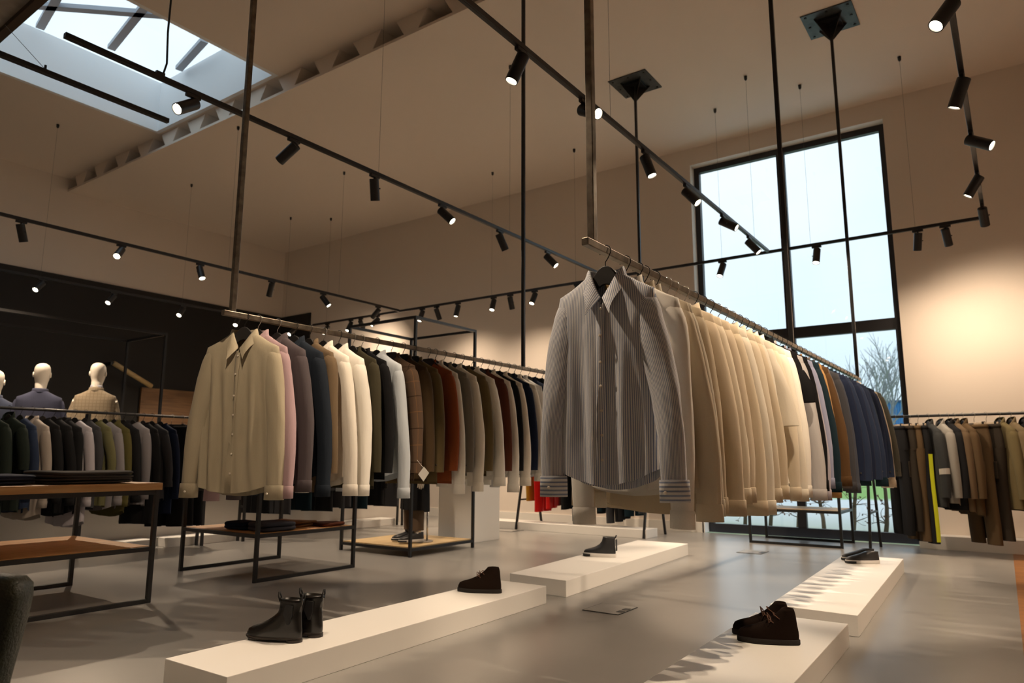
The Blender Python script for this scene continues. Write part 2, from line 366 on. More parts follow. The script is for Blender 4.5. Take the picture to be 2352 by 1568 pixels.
MB().box((-.36,-.07,.9), (-.1,.07,.95)).build('saddle', M_TYRE, bike, bevel=.02)
# ------------------------------------------------------------------ ceiling-hung rails
RZ = 1.815
RAILS = {'R': -1.27, 'L': -3.60}
def hung_rail(x, label, lab_short):
    t = thing('ceiling_rail', label, 'clothes rail', (x, 0, 0))
    MB().box((-.015, 2.27, RZ-.015), (.015, 7.88, RZ+.015)).build('rail_tube', M_RAW, t, bevel=.003)
    for y, pl in ((2.33, CZN), (5.27, CZ if 5.27 > YS else CZN), (7.80, CZ)):
        p = MB().box((-.015, y-.015, RZ+.0155), (.015, y+.015, pl-.03)).build('hanger_pole', M_STEEL if y > 3 else M_RAW, t, bevel=.003)
        m = MB().box((-.255, y-.255, pl-.014), (.255, y+.255, pl-.002)); plate = m.build('ceiling_plate', M_PLATE, t)
        g = MB()
        for a in (45, 135, 225, 315):
            ca, sa = math.cos(math.radians(a)), math.sin(math.radians(a)); th = Vector((-sa, ca, 0))*.004
            pts = [Vector((ca*.015, y+sa*.015, pl-.014)), Vector((ca*.2, y+sa*.2, pl-.014)), Vector((ca*.015, y+sa*.015, pl-.24))]
            g.loft([[q-th for q in pts], [q+th for q in pts]], True, True)
        g.box((-.11, y-.11, pl-.045), (.11, y+.11, pl-.014))
        g.build('gusset', M_STEEL, plate)
        for i in (-.21, 0, .21):
            for j in (-.21, 0, .21):
                if i or j: MB().lathe([(.014, pl-.024), (.014, pl-.014)], (i, y+j, 0), 6).build('bolt', M_STEEL, plate)
    return t
M_PLATE = plain('plate_steel', (.075, .085, .088), .45, .7, var=.3, vscale=9)
hung_rail(RAILS['R'], 'square steel clothes rail hung from the ceiling, carrying the white blouses', '')
hung_rail(RAILS['L'], 'square steel clothes rail hung from the ceiling, carrying lilac shirt and tweed jackets', '')

# ------------------------------------------------------------------ light tracks, spots, cables
TZ = 3.62
TR = {
 'mid':  dict(x=-4.66, y0=1.72, y1=8.98, lab='long black light track running over the shirts and jackets rail, seen against the skylight', nm='track above the jackets rail'),
 'rail': dict(x=-2.385, y0=1.2, y1=8.98, lab='black light track running between the two ceiling rails towards the tall window', nm='track between the two ceiling rails'),
 'side': dict(x=-8.82, y0=1.5, y1=8.98, lab='black light track running above the mannequins and clothes racks', nm='track above the mannequins'),
 'edge': dict(x=-.095, y0=2.2, y1=8.98, lab='black light track running straight overhead to the end of the window-wall track', nm='track at the far end of the window'),
 'near': dict(x=-5.24, y0=.6, y1=2.72, lab='short black light track held by a slanting wire below the skylight', nm='short track'),
 'dark': dict(x=-11.43, y0=1.5, y1=9.4, z=3.60, lab='black light track hung in front of the black wall lining', nm='track before the black wall'),
}
for k, q in TR.items():
    z = q.get('z', TZ); t = thing('light_track', q['lab'], 'light track', (q['x'], 0, z))
    MB().box((-.018, q['y0'], -.018), (.018, q['y1'], .018)).build('track_profile', M_SPOT, t, bevel=.003)
    MB().box((-.007, q['y0']+.02, -.0195), (.007, q['y1']-.02, -.018)).build('conductor_slot', M_STEEL, t)
t = thing('light_track', 'black light track running along the window wall and crossing the tall window', 'light track', (0, 9.03, TZ))
MB().box((-11.2, -.018, -.018), (-.06, .018, .018)).build('track_profile', M_SPOT, t, bevel=.003)
MB().box((-11.1, -.007, -.0195), (-.1, .007, -.018)).build('conductor_slot', M_STEEL, t)
# (track, top pixel, lens pixel, +1 lens turned to the viewer / -1 away)
SPOTS = [
 ('mid', (443,232), (424,262), 1), ('mid', (674,337), (628,373), -1), ('mid', (860,411), (861,471), -1), ('mid', (1016,492), (1046,521), 1), ('mid', (1148,545), (1165,584), -1), ('mid', (1258,595), (1281,620), 1),
 ('rail', (1197,112), (1166,185), 1), ('rail', (1342,272), (1376,296), 1), ('rail', (1483,372), (1498,421), 1), ('rail', (1578,455), (1603,488), 1), ('rail', (1662,526), (1693,546), 1), ('rail', (1722,574), (1743,602), 1),
 ('edge', (2214,4), (2156,76), 1), ('edge', (2220,188), (2203,264), -1), ('edge', (2216,325), (2246,351), 1), ('edge', (2255,410), (2230,462), -1), ('edge', (2250,485), (2268,523), -1),
 ('back', (752,750), (744,766), 1), ('back', (806,737), (799,757), 1), ('back', (829,727), (832,742), -1), ('back', (867,732), (852,748), 1), ('back', (970,714), (963,738), 1), ('back', (1003,708), (1012,736), -1), ('back', (1052,703), (1046,729), 1),
 ('back', (1134,690), (1129,714), 1), ('back', (1172,682), (1178,712), -1), ('back', (1228,673), (1219,697), 1), ('back', (1326,655), (1318,684), 1), ('back', (1472,634), (1478,662), -1), ('back', (1660,612), (1647,641), 1), ('back', (1876,575), (1867,608), 1), ('back', (2108,535), (2111,581), -1), ('back', (2171,525), (2189,571), -1),
 ('side', (48,518), (51,562), -1), ('side', (278,574), (283,594), 1), ('side', (459,619), (472,647), 1), ('side', (624,652), (613,686), -1), ('side', (742,687), (763,713), 1), ('side', (868,712), (846,736), -1),
 ('dark', (96,650), (95,668), 1), ('dark', (260,680), (258,698), 1), ('dark', (420,706), (419,723), 1), ('dark', (547,726), (547,742), 1), ('dark', (676,750), (667,763), 1),
]
BODY_L, BODY_R = .20, .043
cnt = {}
TRACKNAME = {k: v['nm'] for k, v in TR.items()}; TRACKNAME['back'] = 'window-wall track'
def spotlight(trk, a, b, s, n, total):
    z = TR[trk].get('z', TZ) if trk in TR else TZ
    if trk == 'back': pt_ = aty(a[0], a[1], 9.03)
    elif trk == 'edge': pt_ = atz(a[0], a[1], z-.09); pt_.x = TR[trk]['x']
    else: pt_ = atx(a[0], a[1], TR[trk]['x'])
    dep = depth_of(pt_)
    pa = EYE+ray(*a)*(dep/FPX); pb = EYE+ray(*b)*(dep/FPX); lat = pb-pa
    L = BODY_L if lat.length < BODY_L*.97 else lat.length*1.02
    fw = math.sqrt(max(.0001, L*L-lat.length_squared))
    d = (lat-CAMF*(s*fw)).normalized()
    if d.z > -.12: d.z = -.12; d.normalize()
    tilt = 'lit' if s > 0 else 'turned-away'
    place_spot(trk, Vector((pt_.x, pt_.y, z)), d, power=26 if trk == 'back' and pt_.x > -1.3 else None, label=f'{tilt} black spotlight, {ordn(n)} of {total} on {TRACKNAME[trk]}')
def place_spot(trk, top, d, label, power=None):
    L = BODY_L; z = top.z
    t = thing('track_spotlight', label, 'spotlight', (top.x, top.y, z), 0, 'spotlights on the '+TRACKNAME[trk])
    ad = MB()
    if trk == 'back': ad.box((-.055, -.016, -.045), (.055, .016, -.0185))
    else: ad.box((-.016, -.055, -.045), (.016, .055, -.0185))
    ad.build('adapter', M_SPOT, t, bevel=.004)
    base = Vector((0, 0, -.075)); MB().tube([(0,0,-.045), base], .010, 8).build('stem', M_SPOT, t, True)
    c0 = base - d*.035 + Vector((0, 0, -.018)); c1 = c0 + d*L
    side = d.cross(Vector((0,0,1))).normalized(); upv = side.cross(d)
    def ring(c, r, n_=24): return [c+(side*math.cos(2*PI*k/n_)+upv*math.sin(2*PI*k/n_))*r for k in range(n_)]
    m = MB(); m.loft([ring(c0, BODY_R-.003), ring(c0+d*.004, BODY_R), ring(c1-d*.002, BODY_R), ring(c1, BODY_R-.002), ring(c1, BODY_R-.007), ring(c1-d*.028, BODY_R-.009)], True, False)
    body = m.build('lamp_body', M_SPOT, t, True)
    md = body.modifiers.new('es', 'EDGE_SPLIT'); md.split_angle = .6
    m = MB(); m.loft([ring(c1-d*.010, BODY_R-.0075), ring(c1-d*.004, BODY_R*.5), ring(c1-d*.003, .001)], False, True); m.build('lens', M_LENS, t, True)
    kn = c0+d*L*.45+side*(BODY_R); MB().tube([kn-side*.002, kn+side*.012], .006, 6).build('knob', M_SPOT, t)
    ld = bpy.data.lights.new('spot_beam', 'SPOT'); ld.energy = power or POWER.get(trk, 100); ld.color = (1., .77, .55); ld.spot_size = math.radians(SIZE.get(trk, 62)); ld.spot_blend = {'back': 1.}.get(trk, .35); ld.shadow_soft_size = .028
    if trk == 'edge' and top.y > 6.5: ld.spot_size = math.radians(118); ld.spot_blend = 1.; ld.energy = 85
    lo = bpy.data.objects.new('spot_beam', ld); COL.objects.link(lo); lo.parent = t; lo.location = c1+d*.004
    lo.rotation_euler = d.to_track_quat('-Z', 'Y').to_euler()
POWER = {'mid': 130, 'rail': 130, 'edge': 125, 'back': 50, 'side': 150, 'dark': 60}
SIZE = {'mid': 52, 'rail': 52, 'edge': 56, 'back': 125, 'side': 58}
tot = {}
for s_ in SPOTS: tot[s_[0]] = tot.get(s_[0], 0)+1
for trk, a, b, s in SPOTS:
    cnt[trk] = cnt.get(trk, 0)+1
    spotlight(trk, a, b, s, cnt[trk], tot[trk])
for trk, y, aim, pw in (('rail', 1.9, (-1.35, 2.9, 1.2), 90), ('edge', 2.9, (-1.3, 4.2, 1.0), 95), ('edge', 3.7, (-1.3, 5.4, 1.1), 95), ('rail', 1.45, (-3.3, 2.6, .6), 70)):
    tp = Vector((TR[trk]['x'], y, TZ)); place_spot(trk, tp, (Vector(aim)-tp).normalized(), f'overhead spotlight, {y:.1f} metres along {TRACKNAME[trk]}', pw)
# suspension wires with their little ceiling caps
def wire(x, y, z0, label):
    zc = CZ if y > YS else CZN
    t = thing('suspension_wire', label, 'suspension wire', (x, y, z0), 0, 'wires holding the light tracks')
    MB().tube([(0,0,0), (0,0,zc-z0-.045)], .0014, 5).build('steel_wire', M_WIRE, t)
    MB().lathe([(.008, zc-z0-.06), (.018, zc-z0-.045), (.02, zc-z0-.005)], n=12).build('ceiling_cap', M_SPOT, t, True)
for i, (u, v) in enumerate([(765,502), (1133,396), (1319,342), (1642,250), (1838,197), (2065,129)]):
    p = atz(u, v, CZ); wire(p.x, 9.03, TZ+.02, f'thin capped wire holding the window-wall track, {ordn(i+1)} of six along it')
for i, y in enumerate((4.27, 6.44, 8.54)): wire(-11.43, y, 3.62, f'thin capped wire holding the track before the black wall, {ordn(i+1)} from the doorless end')
for i, (u, v) in enumerate([(862,404), (1160,538)]): p = atz(u, v, TZ); wire(-4.66, p.y, TZ+.02, f'thin wire holding the track above the jackets rail, {["nearer","farther"][i]} of its two')
for i, yy in enumerate((4.7, 8.42)): wire(-2.385, yy, TZ+.02, f'thin wire holding the track between the two ceiling rails, {["above the striped shirt","by the window"][i]}')
for i, yy in enumerate((5.6, 7.6)): wire(-8.82, yy, TZ+.02, f'thin wire holding the track above the mannequins, {["nearer","farther"][i]} of its two')
p = atx(104, 158, -5.24)
t = thing('slanting_wire', 'slanting steel wire from the roof edge beam to the short track', 'suspension wire', (-5.24, p.y, TZ+.02))
q = atz(12, 58, 4.2); MB().tube([(0,0,0), q-Vector((-5.24, p.y, TZ+.02))], .002, 5).build('steel_wire', M_WIRE, t)
MB().lathe([(.008, -.002), (.008, .03)], n=8).build('clamp', M_SPOT, t)
t = thing('power_cord', 'black power cord hanging from the skylight edge to the long track', 'cord', (-4.66, 0, TZ))
p = atx(368, 168, -4.66); y0 = p.y
MB().tube([(0, y0, .018), (0, y0+.02, .03), (.01, y0+.035, .12), (.015, y0+.02, .35), (0, y0+.03, .8), (.03, y0+.02, 1.4), (0, y0+.03, CZN-TZ)], .007, 6).build('cable', M_SPOT, t, True)
MB().box((-.012, y0-.03, .018), (.012, y0+.03, .04)).build('plug', M_SPOT, t)
# ------------------------------------------------------------------ clothes
def lerp(a, b, t): return a+(b-a)*t
def interp(tab, x):
    for (x0, y0), (x1, y1) in zip(tab, tab[1:]):
        if x <= x1: return lerp(y0, y1, max(0, (x-x0)/(x1-x0)))
    return tab[-1][1]
class Shape:
    """hanging upper-body garment, origin where the hook sits on the rail, front towards -y"""
    def __init__(s, seed=0, d=.06, sh=.205, chest=.207, hem=.215, L=.88, nd=.075, tail=.05, fold=.012, slope=.62, nw=.068, nz=-.095, back=0.):
        s.__dict__.update(locals()); r = random.Random(seed)
        s.W = [(r.uniform(.055, .17), r.uniform(0, 6.28), r.uniform(-.8, .8), r.uniform(.4, 1.)) for _ in range(5)]
        s.W2 = [(r.uniform(.055, .17), r.uniform(0, 6.28), r.uniform(-.8, .8), r.uniform(.4, 1.)) for _ in range(5)]
        s.zsh = nz-(sh-nw)*slope
        s.top = [ # side z, centre front z, centre back z, half width, depth factor
            (nz, nz-nd, nz-.008, nw, .75), (nz-(.035)*slope, nz-nd-.018, nz-.03, nw+.035, .8), (lerp(nz, s.zsh, .55), nz-nd-.05, lerp(nz, s.zsh, .55)-.03, lerp(nw, sh, .55), .85),
            (s.zsh+.008, min(nz-nd-.08, s.zsh-.02), s.zsh-.03, sh, .9), (s.zsh-.03, min(nz-nd-.11, s.zsh-.06), s.zsh-.06, sh+.008, .95)]
        s.zb = min(s.top[4][0], s.top[4][1], s.top[4][2])-.03
        s.wtab = [(0, sh+.010), (.18, chest), (.55, (chest*.97+hem*.03)), (1, hem)]
    def fv(s, x, z, W):
        a = max(0, min(1, (s.zsh-z-.02)/.5)); v = 0
        for lam, ph, sl, am in W: v += am*math.sin((x+z*sl*.12)*6.283/lam+ph)
        v = max(-1, min(1, v/2.1)); return math.copysign(abs(v)**.8, v)*a**.7*s.fold
    def pt(s, th, v):
        """v 0..4 rows of the yoke, 4..5 body"""
        c, q = math.cos(th), math.sin(th)
        xn = math.copysign(abs(c)**.72, c); yn = math.copysign(abs(q)**.85, q)
        if v <= 4:
            i = min(3, int(v)); f = v-i; A, B = s.top[i], s.top[i+1]
            zs, zf, zb, w, df = [lerp(A[k], B[k], f) for k in range(5)]
            e = abs(xn)**(lerp(1.0, 2.2, v/4) if q < 0 else 2.2); zc = zf if q < 0 else zb; z = lerp(zc, zs, e); d = s.d*df
        else:
            t = v-4; w = interp(s.wtab, t); d = s.d*lerp(.97, 1.05, t)
            A = s.top[4]; e = abs(xn)**2.2; z0 = lerp(A[1] if q < 0 else A[2], A[0], e)
            zh = -s.L+s.tail*abs(xn)**2+(.02 if q > 0 else 0)*-1
            z = lerp(z0, zh, t)
        x = w*xn; y = d*yn
        y += (s.fv(x, z, s.W) if q < 0 else s.fv(x, z, s.W2))*abs(q)**.6
        return Vector((x, y+s.back, z))
    def torso(s, n, rows):
        vs = [0, .5, 1, 1.5, 2, 2.5, 3, 3.5, 4]+[4+(k+1)/rows for k in range(rows)]
        if n <= 40: vs = [0, 1, 2, 3, 4]+[4+(k+1)/rows for k in range(rows)]
        m = MB(); rings = [[s.pt(2*PI*k/n-PI/2, v) for k in range(n)] for v in vs]
        def uv(i, k, f):
            p = rings[i][k % n]; fr = math.sin(2*PI*(f+.5)/n-PI/2) < 0
            return (p.x if fr else 1.003-p.x, p.z)
        m.loft(rings, uvf=uv); return m
    def front(s, x, v, off=.004):
        w = interp(s.wtab, max(0, v-4)) if v > 4 else lerp(s.top[min(3,int(v))][3], s.top[min(3,int(v))+1][3], v-min(3,int(v)))
        xn = max(-.98, min(.98, x/w)); c = math.copysign(abs(xn)**(1/.72), xn); th = -math.acos(c)
        p = s.pt(th, v); return Vector((x, p.y-off, p.z))
    def panel(s, x0, x1, v0, v1, nv=14, off=.004, nx=3, flip=False):
        m = MB(); rows = [[s.front(lerp(x0, x1, k/nx), lerp(v0, v1, i/nv), off) for k in range(nx+1)] for i in range(nv+1)]
        m.loft(rows, closed=False, uvs=lambda i, k: (lerp(x0, x1, k/nx) if not flip else rows[i][k].z, rows[i][k].z if not flip else lerp(x0, x1, k/nx))); return m
def sleeve_path(s, side, length, swing, fwd):
    zs = s.zsh; x0 = s.sh
    wg = getattr(s, 'wig', 0.)
    tab = [(0, x0-.05, 0, zs-.050), (.06, x0-.036, 0, zs-.062), (.16, x0-.026, fwd*.1, zs-.12), (.34, x0-.010+swing*.35, fwd*.35+wg*.5, zs-.12-.2*length), (.55, x0+.008+swing*.75, fwd*.7+wg, zs-.12-.45*length), (.78, x0+.016+swing, fwd*.95+wg*.3, zs-.12-.73*length), (1, x0+.014+swing*1.1, fwd-wg*.4, zs-.12-length)]
    return [(t, Vector((side*x, y+s.back, z))) for t, x, y, z in tab]
def sleeve(s, side, length, r0, r1, dy, swing=.0, fwd=0., n=16, rows=14, seed=0, uvrot=0, amp=.10, bell=0.):
    r = random.Random(seed); ph = [r.uniform(0, 6.28) for _ in range(6)]
    tab = sleeve_path(s, side, length, swing, fwd); rings = []
    def at(t):
        for (t0, p0), (t1, p1) in zip(tab, tab[1:]):
            if t <= t1+1e-6: f = (t-t0)/(t1-t0); return p0.lerp(p1, f)
        return tab[-1][1]
    ts = [0, .05, .1, .16]+[.16+.84*(k+1)/rows for k in range(rows)]
    for t in ts:
        p = at(t); tg = (at(min(1, t+.05))-at(max(0, t-.05))).normalized()
        nx = Vector((tg.z, 0, -tg.x)).normalized()
        ra = interp([(0, r0*.85), (.1, r0*.95), (.25, r0), (.6, lerp(r0, r1, .55)), (1, r1)], t)+bell*max(0, t-.5)**2*4
        rb = min(ra*.72, dy)
        ring = []
        for k in range(n):
            a = 2*PI*k/n
            f = 1+amp*(t*(1-t*.3))*(math.sin(3*a+ph[0]+t*5)*.6+math.sin(2*a+ph[1]-t*9)*.5+math.sin(5*a+ph[2]+t*14)*.35)
            ring.append(p+nx*(ra*f*math.cos(a))+Vector((0, 1, 0))*(rb*f*math.sin(a)))
        rings.append(ring)
    m = MB(); per = 2*PI*r0
    m.loft(rings, uvs=(lambda i, k: (k/n*per, ts[i]*length)) if not uvrot else (lambda i, k: (ts[i]*length, k/n*per)))
    return m, rings[-1], at(1), (at(1)-at(.92)).normalized()
def cuff(ring, c, d, L=.065, grow=1.10):
    m = MB(); n = len(ring); rings = []
    for t, g in ((-.12, grow*1.0), (-.06, grow*1.04), (1, grow*1.06), (1.0, grow*.94), (.6, grow*.92)):
        rings.append([c+(p-c)*g+d*(L*t) for p in ring])
    m.loft(rings, uvs=lambda i, k: (i*L*.5, k/n*.22)); return m
def collar(s, n=28, h=.034, fall=.042, point=.034, spread=.035, gap=.045, out=0.):
    nw = s.nw*.93; d = s.d*.72; rows = []
    base = []; top = []; mid = []; fl = []
    for k in range(n+1):
        q = lerp(-1+gap, 1-gap, k/n); a = q*PI; fr = ((1-math.cos(a))/2); aa = abs(a)
        f = max(0, (aa-PI/2)/(PI/2)); xx = nw*math.sin(aa) if aa < PI/2 else nw*(1-f)**.9; yy = d*math.cos(aa) if aa < PI/2 else -d*math.sin(f*PI/2)**.8
        b = Vector((math.copysign(xx, a), yy+s.back, s.nz-.004-(s.nd-.005)*f))
        o = Vector((math.sin(a), math.cos(a), 0)); lift = h*(1-.25*fr**6)
        tp = b+Vector((0, 0, lift))+o*.004*(-1)
        m_ = tp+o*.011+Vector((0, 0, .002)); e = abs(q)**7
        f_ = tp+o*(.017+.006*fr+out)-Vector((0, 0, fall+point*e))+Vector((math.copysign(spread*e, q), -.016*e-.006*fr, 0))
        base.append(b); top.append(tp); mid.append(m_); fl.append(f_)
    m = MB(); m.loft([base, top, mid, [a.lerp(b, .5)+Vector((0,-.002,0)) for a, b in zip(mid, fl)], fl], closed=False, uvs=lambda i, k: (k/n*.42, i*.02)); return m
def disc(p, r, th=.003):
    m = MB(); m.loft([[p+Vector((r*g*math.cos(2*PI*k/10), y, r*g*math.sin(2*PI*k/10))) for k in range(10)] for g, y in ((1, 0), (1, -th), (.7, -th*1.15))], True, True); return m
def coat_hanger(loc, rz, label, chrome=False, wide=False, sh=.185, drop=0., arm=True, group=None):
    t = thing('coat_hanger', label, 'hanger', loc, rz, group)
    R = .0245; pts = [(-R*.9, 0, -.012)]+[(R*math.cos(a), 0, R*math.sin(a)) for a in [math.radians(x) for x in (165, 135, 105, 75, 45, 15, -15, -40)]]+[(.010, 0, -.032), (0, 0, -.045), (0, 0, -.066-drop)]
    MB().tube(pts, .0021, 6).build('hook', M_CHROME if chrome else M_BLACKWIRE, t, True)
    zt = -.06-drop; th = .006
    def top(x):
        x = abs(x)
        return zt-(.048*(x/.055)**2 if x < .055 else .048+(x-.055)*.62)
    xs = [-sh+2*sh*k/24 for k in range(25)]
    hb = lambda x: .075 if abs(x) < .04 else max(.03, .075-(abs(x)-.04)*.9)
    if wide:
        poly = [(-sh, top(sh)), (-.07, zt-.03), (-.038, zt), (.038, zt), (.07, zt-.03), (sh, top(sh)), (sh, top(sh)-.03), (.06, zt-.10), (-.06, zt-.10), (-sh, top(sh)-.03)]; th = .012
    else: poly = [(x, top(x)) for x in xs]+[(x, top(x)-hb(x)) for x in reversed(xs)]
    MB().prism(poly, -th, th, axis=1).build('shoulder_arms' if arm else 'bar', M_HANGER, t, bevel=.003)
    return t
def clip_hanger(loc, rz, label, w=.17, group=None, pale=True):
    t = thing('clip_hanger', label, 'hanger', loc, rz, group)
    R = .0245; pts = [(-R*.9, 0, -.012)]+[(R*math.cos(a), 0, R*math.sin(a)) for a in [math.radians(x) for x in (165, 135, 105, 75, 45, 15, -15, -40)]]+[(.010, 0, -.032), (0, 0, -.045), (0, 0, -.09)]
    MB().tube(pts, .0021, 6).build('hook', M_CHROME, t, True)
    MB().box((-w, -.006, -.115), (w, .006, -.09)).build('bar', M_TAGWOOD if pale else M_HANGER, t, bevel=.003)
    for sx in (-1, 1): MB().box((sx*w*.8-.014, -.012, -.14), (sx*w*.8+.014, .012, -.082)).build('clip', M_STEEL, t, bevel=.002)
    return t
M_TAGWOOD = plain('pale_hanger_wood', (.50, .40, .29), .5)
def top_garment(name, label, cat, loc, rz, mat, kind='shirt', seed=0, hero=False, d=.05, L=.88, group=None, mat2=None, sl=.62, buttons=False, scale=1., swing=.015, fwd=-.01, swl=None, **kw):
    nocollar, labmat = kw.pop('nocollar', None), kw.pop('labmat', None)
    t = thing(name, label, cat, loc, rz, group); r = random.Random(seed)
    N, R = (96, 36) if hero else (40, 12)
    jack = kind in ('jacket', 'coat', 'puffer', 'work')
    a = dict(seed=seed, d=d, L=L, fold=min(.018, d*.34), tail=.05 if kind == 'shirt' else 0.)
    if jack: a.update(sh=.215, chest=.222, hem=.232, nd=.10, slope=.55, fold=min(.009, d*.17))
    if kind in ('tshirt', 'sweater', 'polo'): a.update(nd=.05, nw=.085)
    if kind == 'blouse': a.update(fold=min(.030, d*.62), nd=.06, hem=.245, tail=.02)
    a.update(kw); s = Shape(**a)
    tm = s.torso(N, R)
    if kind == 'puffer':
        out = []
        for v in tm.v:
            q = 1+.16*abs(math.sin(v[2]*PI/.075))*(1 if v[2] < s.zsh else 0); out.append((v[0]*(1+(q-1)*.12), (v[1]-s.back)*q+s.back, v[2]))
        tm.v = out
    tm.build('body', mat, t, True)
    short = kind in ('tshirt', 'polo')
    if kind != 'vest':
        for sd in (-1, 1):
            ln = (.17 if short else sl)+(r.uniform(-.035, .045) if not hero and not jack else r.uniform(-.008, .008)); s.wig = r.uniform(-.012, .012)
            r0 = .062 if not jack else .072; r1 = (.06 if short else .045) if not jack else .056
            if kind == 'blouse': r1 = .05
            m, ring, c_, dr = sleeve(s, sd, ln, r0, r1, min(d*.95, r0), swing=(swing if sd > 0 or swl is None else swl)*(r.uniform(.5, 1.4) if not hero else 1), fwd=fwd+r.uniform(-.012, .012) if not hero else fwd, n=24 if hero else 14, rows=26 if hero else 10, seed=seed*2+sd, amp=(.15 if hero else .12) if not jack else .06, bell=.03 if kind == 'bell' else 0)
            if kind == 'puffer':
                m.v = [(v[0], v[1]*(1+.14*abs(math.sin(v[2]*PI/.06))), v[2]) for v in m.v]
            sv = m.build('sleeve', mat, t, True)
            if kind in ('shirt', 'blouse', 'sweater') and not short:
                cm = cuff(ring, c_, dr, .07 if hero else .06, 1.12 if hero else 1.05); cf = cm.build('cuff', mat2 or mat, t, True)
                if hero:
                    b0 = c_+Vector((-.012*sd, -min(d, .05)*1.12, -.035))
                    disc(b0, .006).build('button', M_BUTTON, cf, True)
            if jack and kind == 'jacket' and hero is False and seed % 3 == 0:
                disc(c_+Vector((sd*.03, -.045, .05)), .007).build('button', M_DARKBUTTON, sv, True)
    if kind in ('shirt', 'polo', 'bell', 'blouse') and not nocollar:
        ck = dict(n=40 if hero else 20)
        if hero: ck.update(h=.030, fall=.060, point=.014, spread=.050, gap=.015, out=.012)
        collar(s, **ck).build('collar', mat2 if mat2 and not hero else mat, t, True)
    if kind in ('tshirt', 'sweater'):
        m = MB(); ra = [[s.pt(2*PI*k/28, 0)+Vector((0,0,dz)) for k in range(28)] for dz in (-.004, .016)]; m.loft(ra, uvs=lambda i, k: (k*.01, i*.02)); m.build('neckband', mat, t, True)
    if kind in ('coat', 'work', 'puffer'):
        m = MB(); rings = []
        for q, g in ((0, 1.0), (.035, .98), (.06, .92), (.062, .80)):
            rings.append([Vector((s.nw*g*math.cos(2*PI*k/24), s.d*.8*g*math.sin(2*PI*k/24)+s.back, s.nz+q-(s.nd*(.5-.5*math.sin(2*PI*k/24))**2)*.9)) for k in range(24)])
        m.loft(rings, uvs=lambda i, k: (k*.01, i*.02)); m.build('collar', mat2 or mat, t, True)
        s.panel(-.006, .006, .1, 5., 10, .005, 1).build('zip', M_STEEL, t, True)
    if kind == 'jacket':
        for sd in (-1, 1):
            pts = [(.050, .15), (.085, .9), (.110, 1.9), (.092, 2.15), (.105, 2.35), (.055, 4.1), (.012, 4.32)]
            m = MB(); ed = [s.front(sd*x_, v, .009) for x_, v in pts]; inn = [s.front(sd*max(.008, .048-.009*i), v, .006) for i, (x_, v) in enumerate(pts)]
            m.loft([inn, ed], closed=False, uvs=lambda i, k: (i*.06, k*.05)); m.build('lapel', mat, t, True)
        collar(s, n=16, h=.03, fall=.04, point=0., spread=.0, gap=.42).build('collar', mat, t, True)
        for v in (4.36, 4.52): disc(s.front(.012, v, .006), .009).build('button', M_DARKBUTTON, t, True)
    if hero or buttons:
        pl = s.panel(-.017, .017, .15, 5., 30, .0035, 2).build('placket', mat, t, True, solid=.001)
        vs_ = [.9, 4.02, 4.20, 4.36, 4.52, 4.68, 4.84] if hero else [1.2, 4.15, 4.4, 4.65]
        for v in vs_:
            disc(s.front(0, v, .0052), .0056).build('button', M_BUTTON, pl, True)
    if hero:
        yb = MB(); rows = [[s.pt(PI/2+lerp(-.5, .5, k/6), .05+.1*i)+Vector((0, -.004, -.004)) for k in range(7)] for i in range(2)]
        lab = MB().box((-.019, 0, -.028), (.019, .001, .012)); lab.build('neck_label', labmat or M_LABEL, t, loc=s.pt(PI/2, .3)+Vector((0, -.006, -.01)))
    return t
M_LABEL = plain('woven_label', (.42, .27, .10), .7)
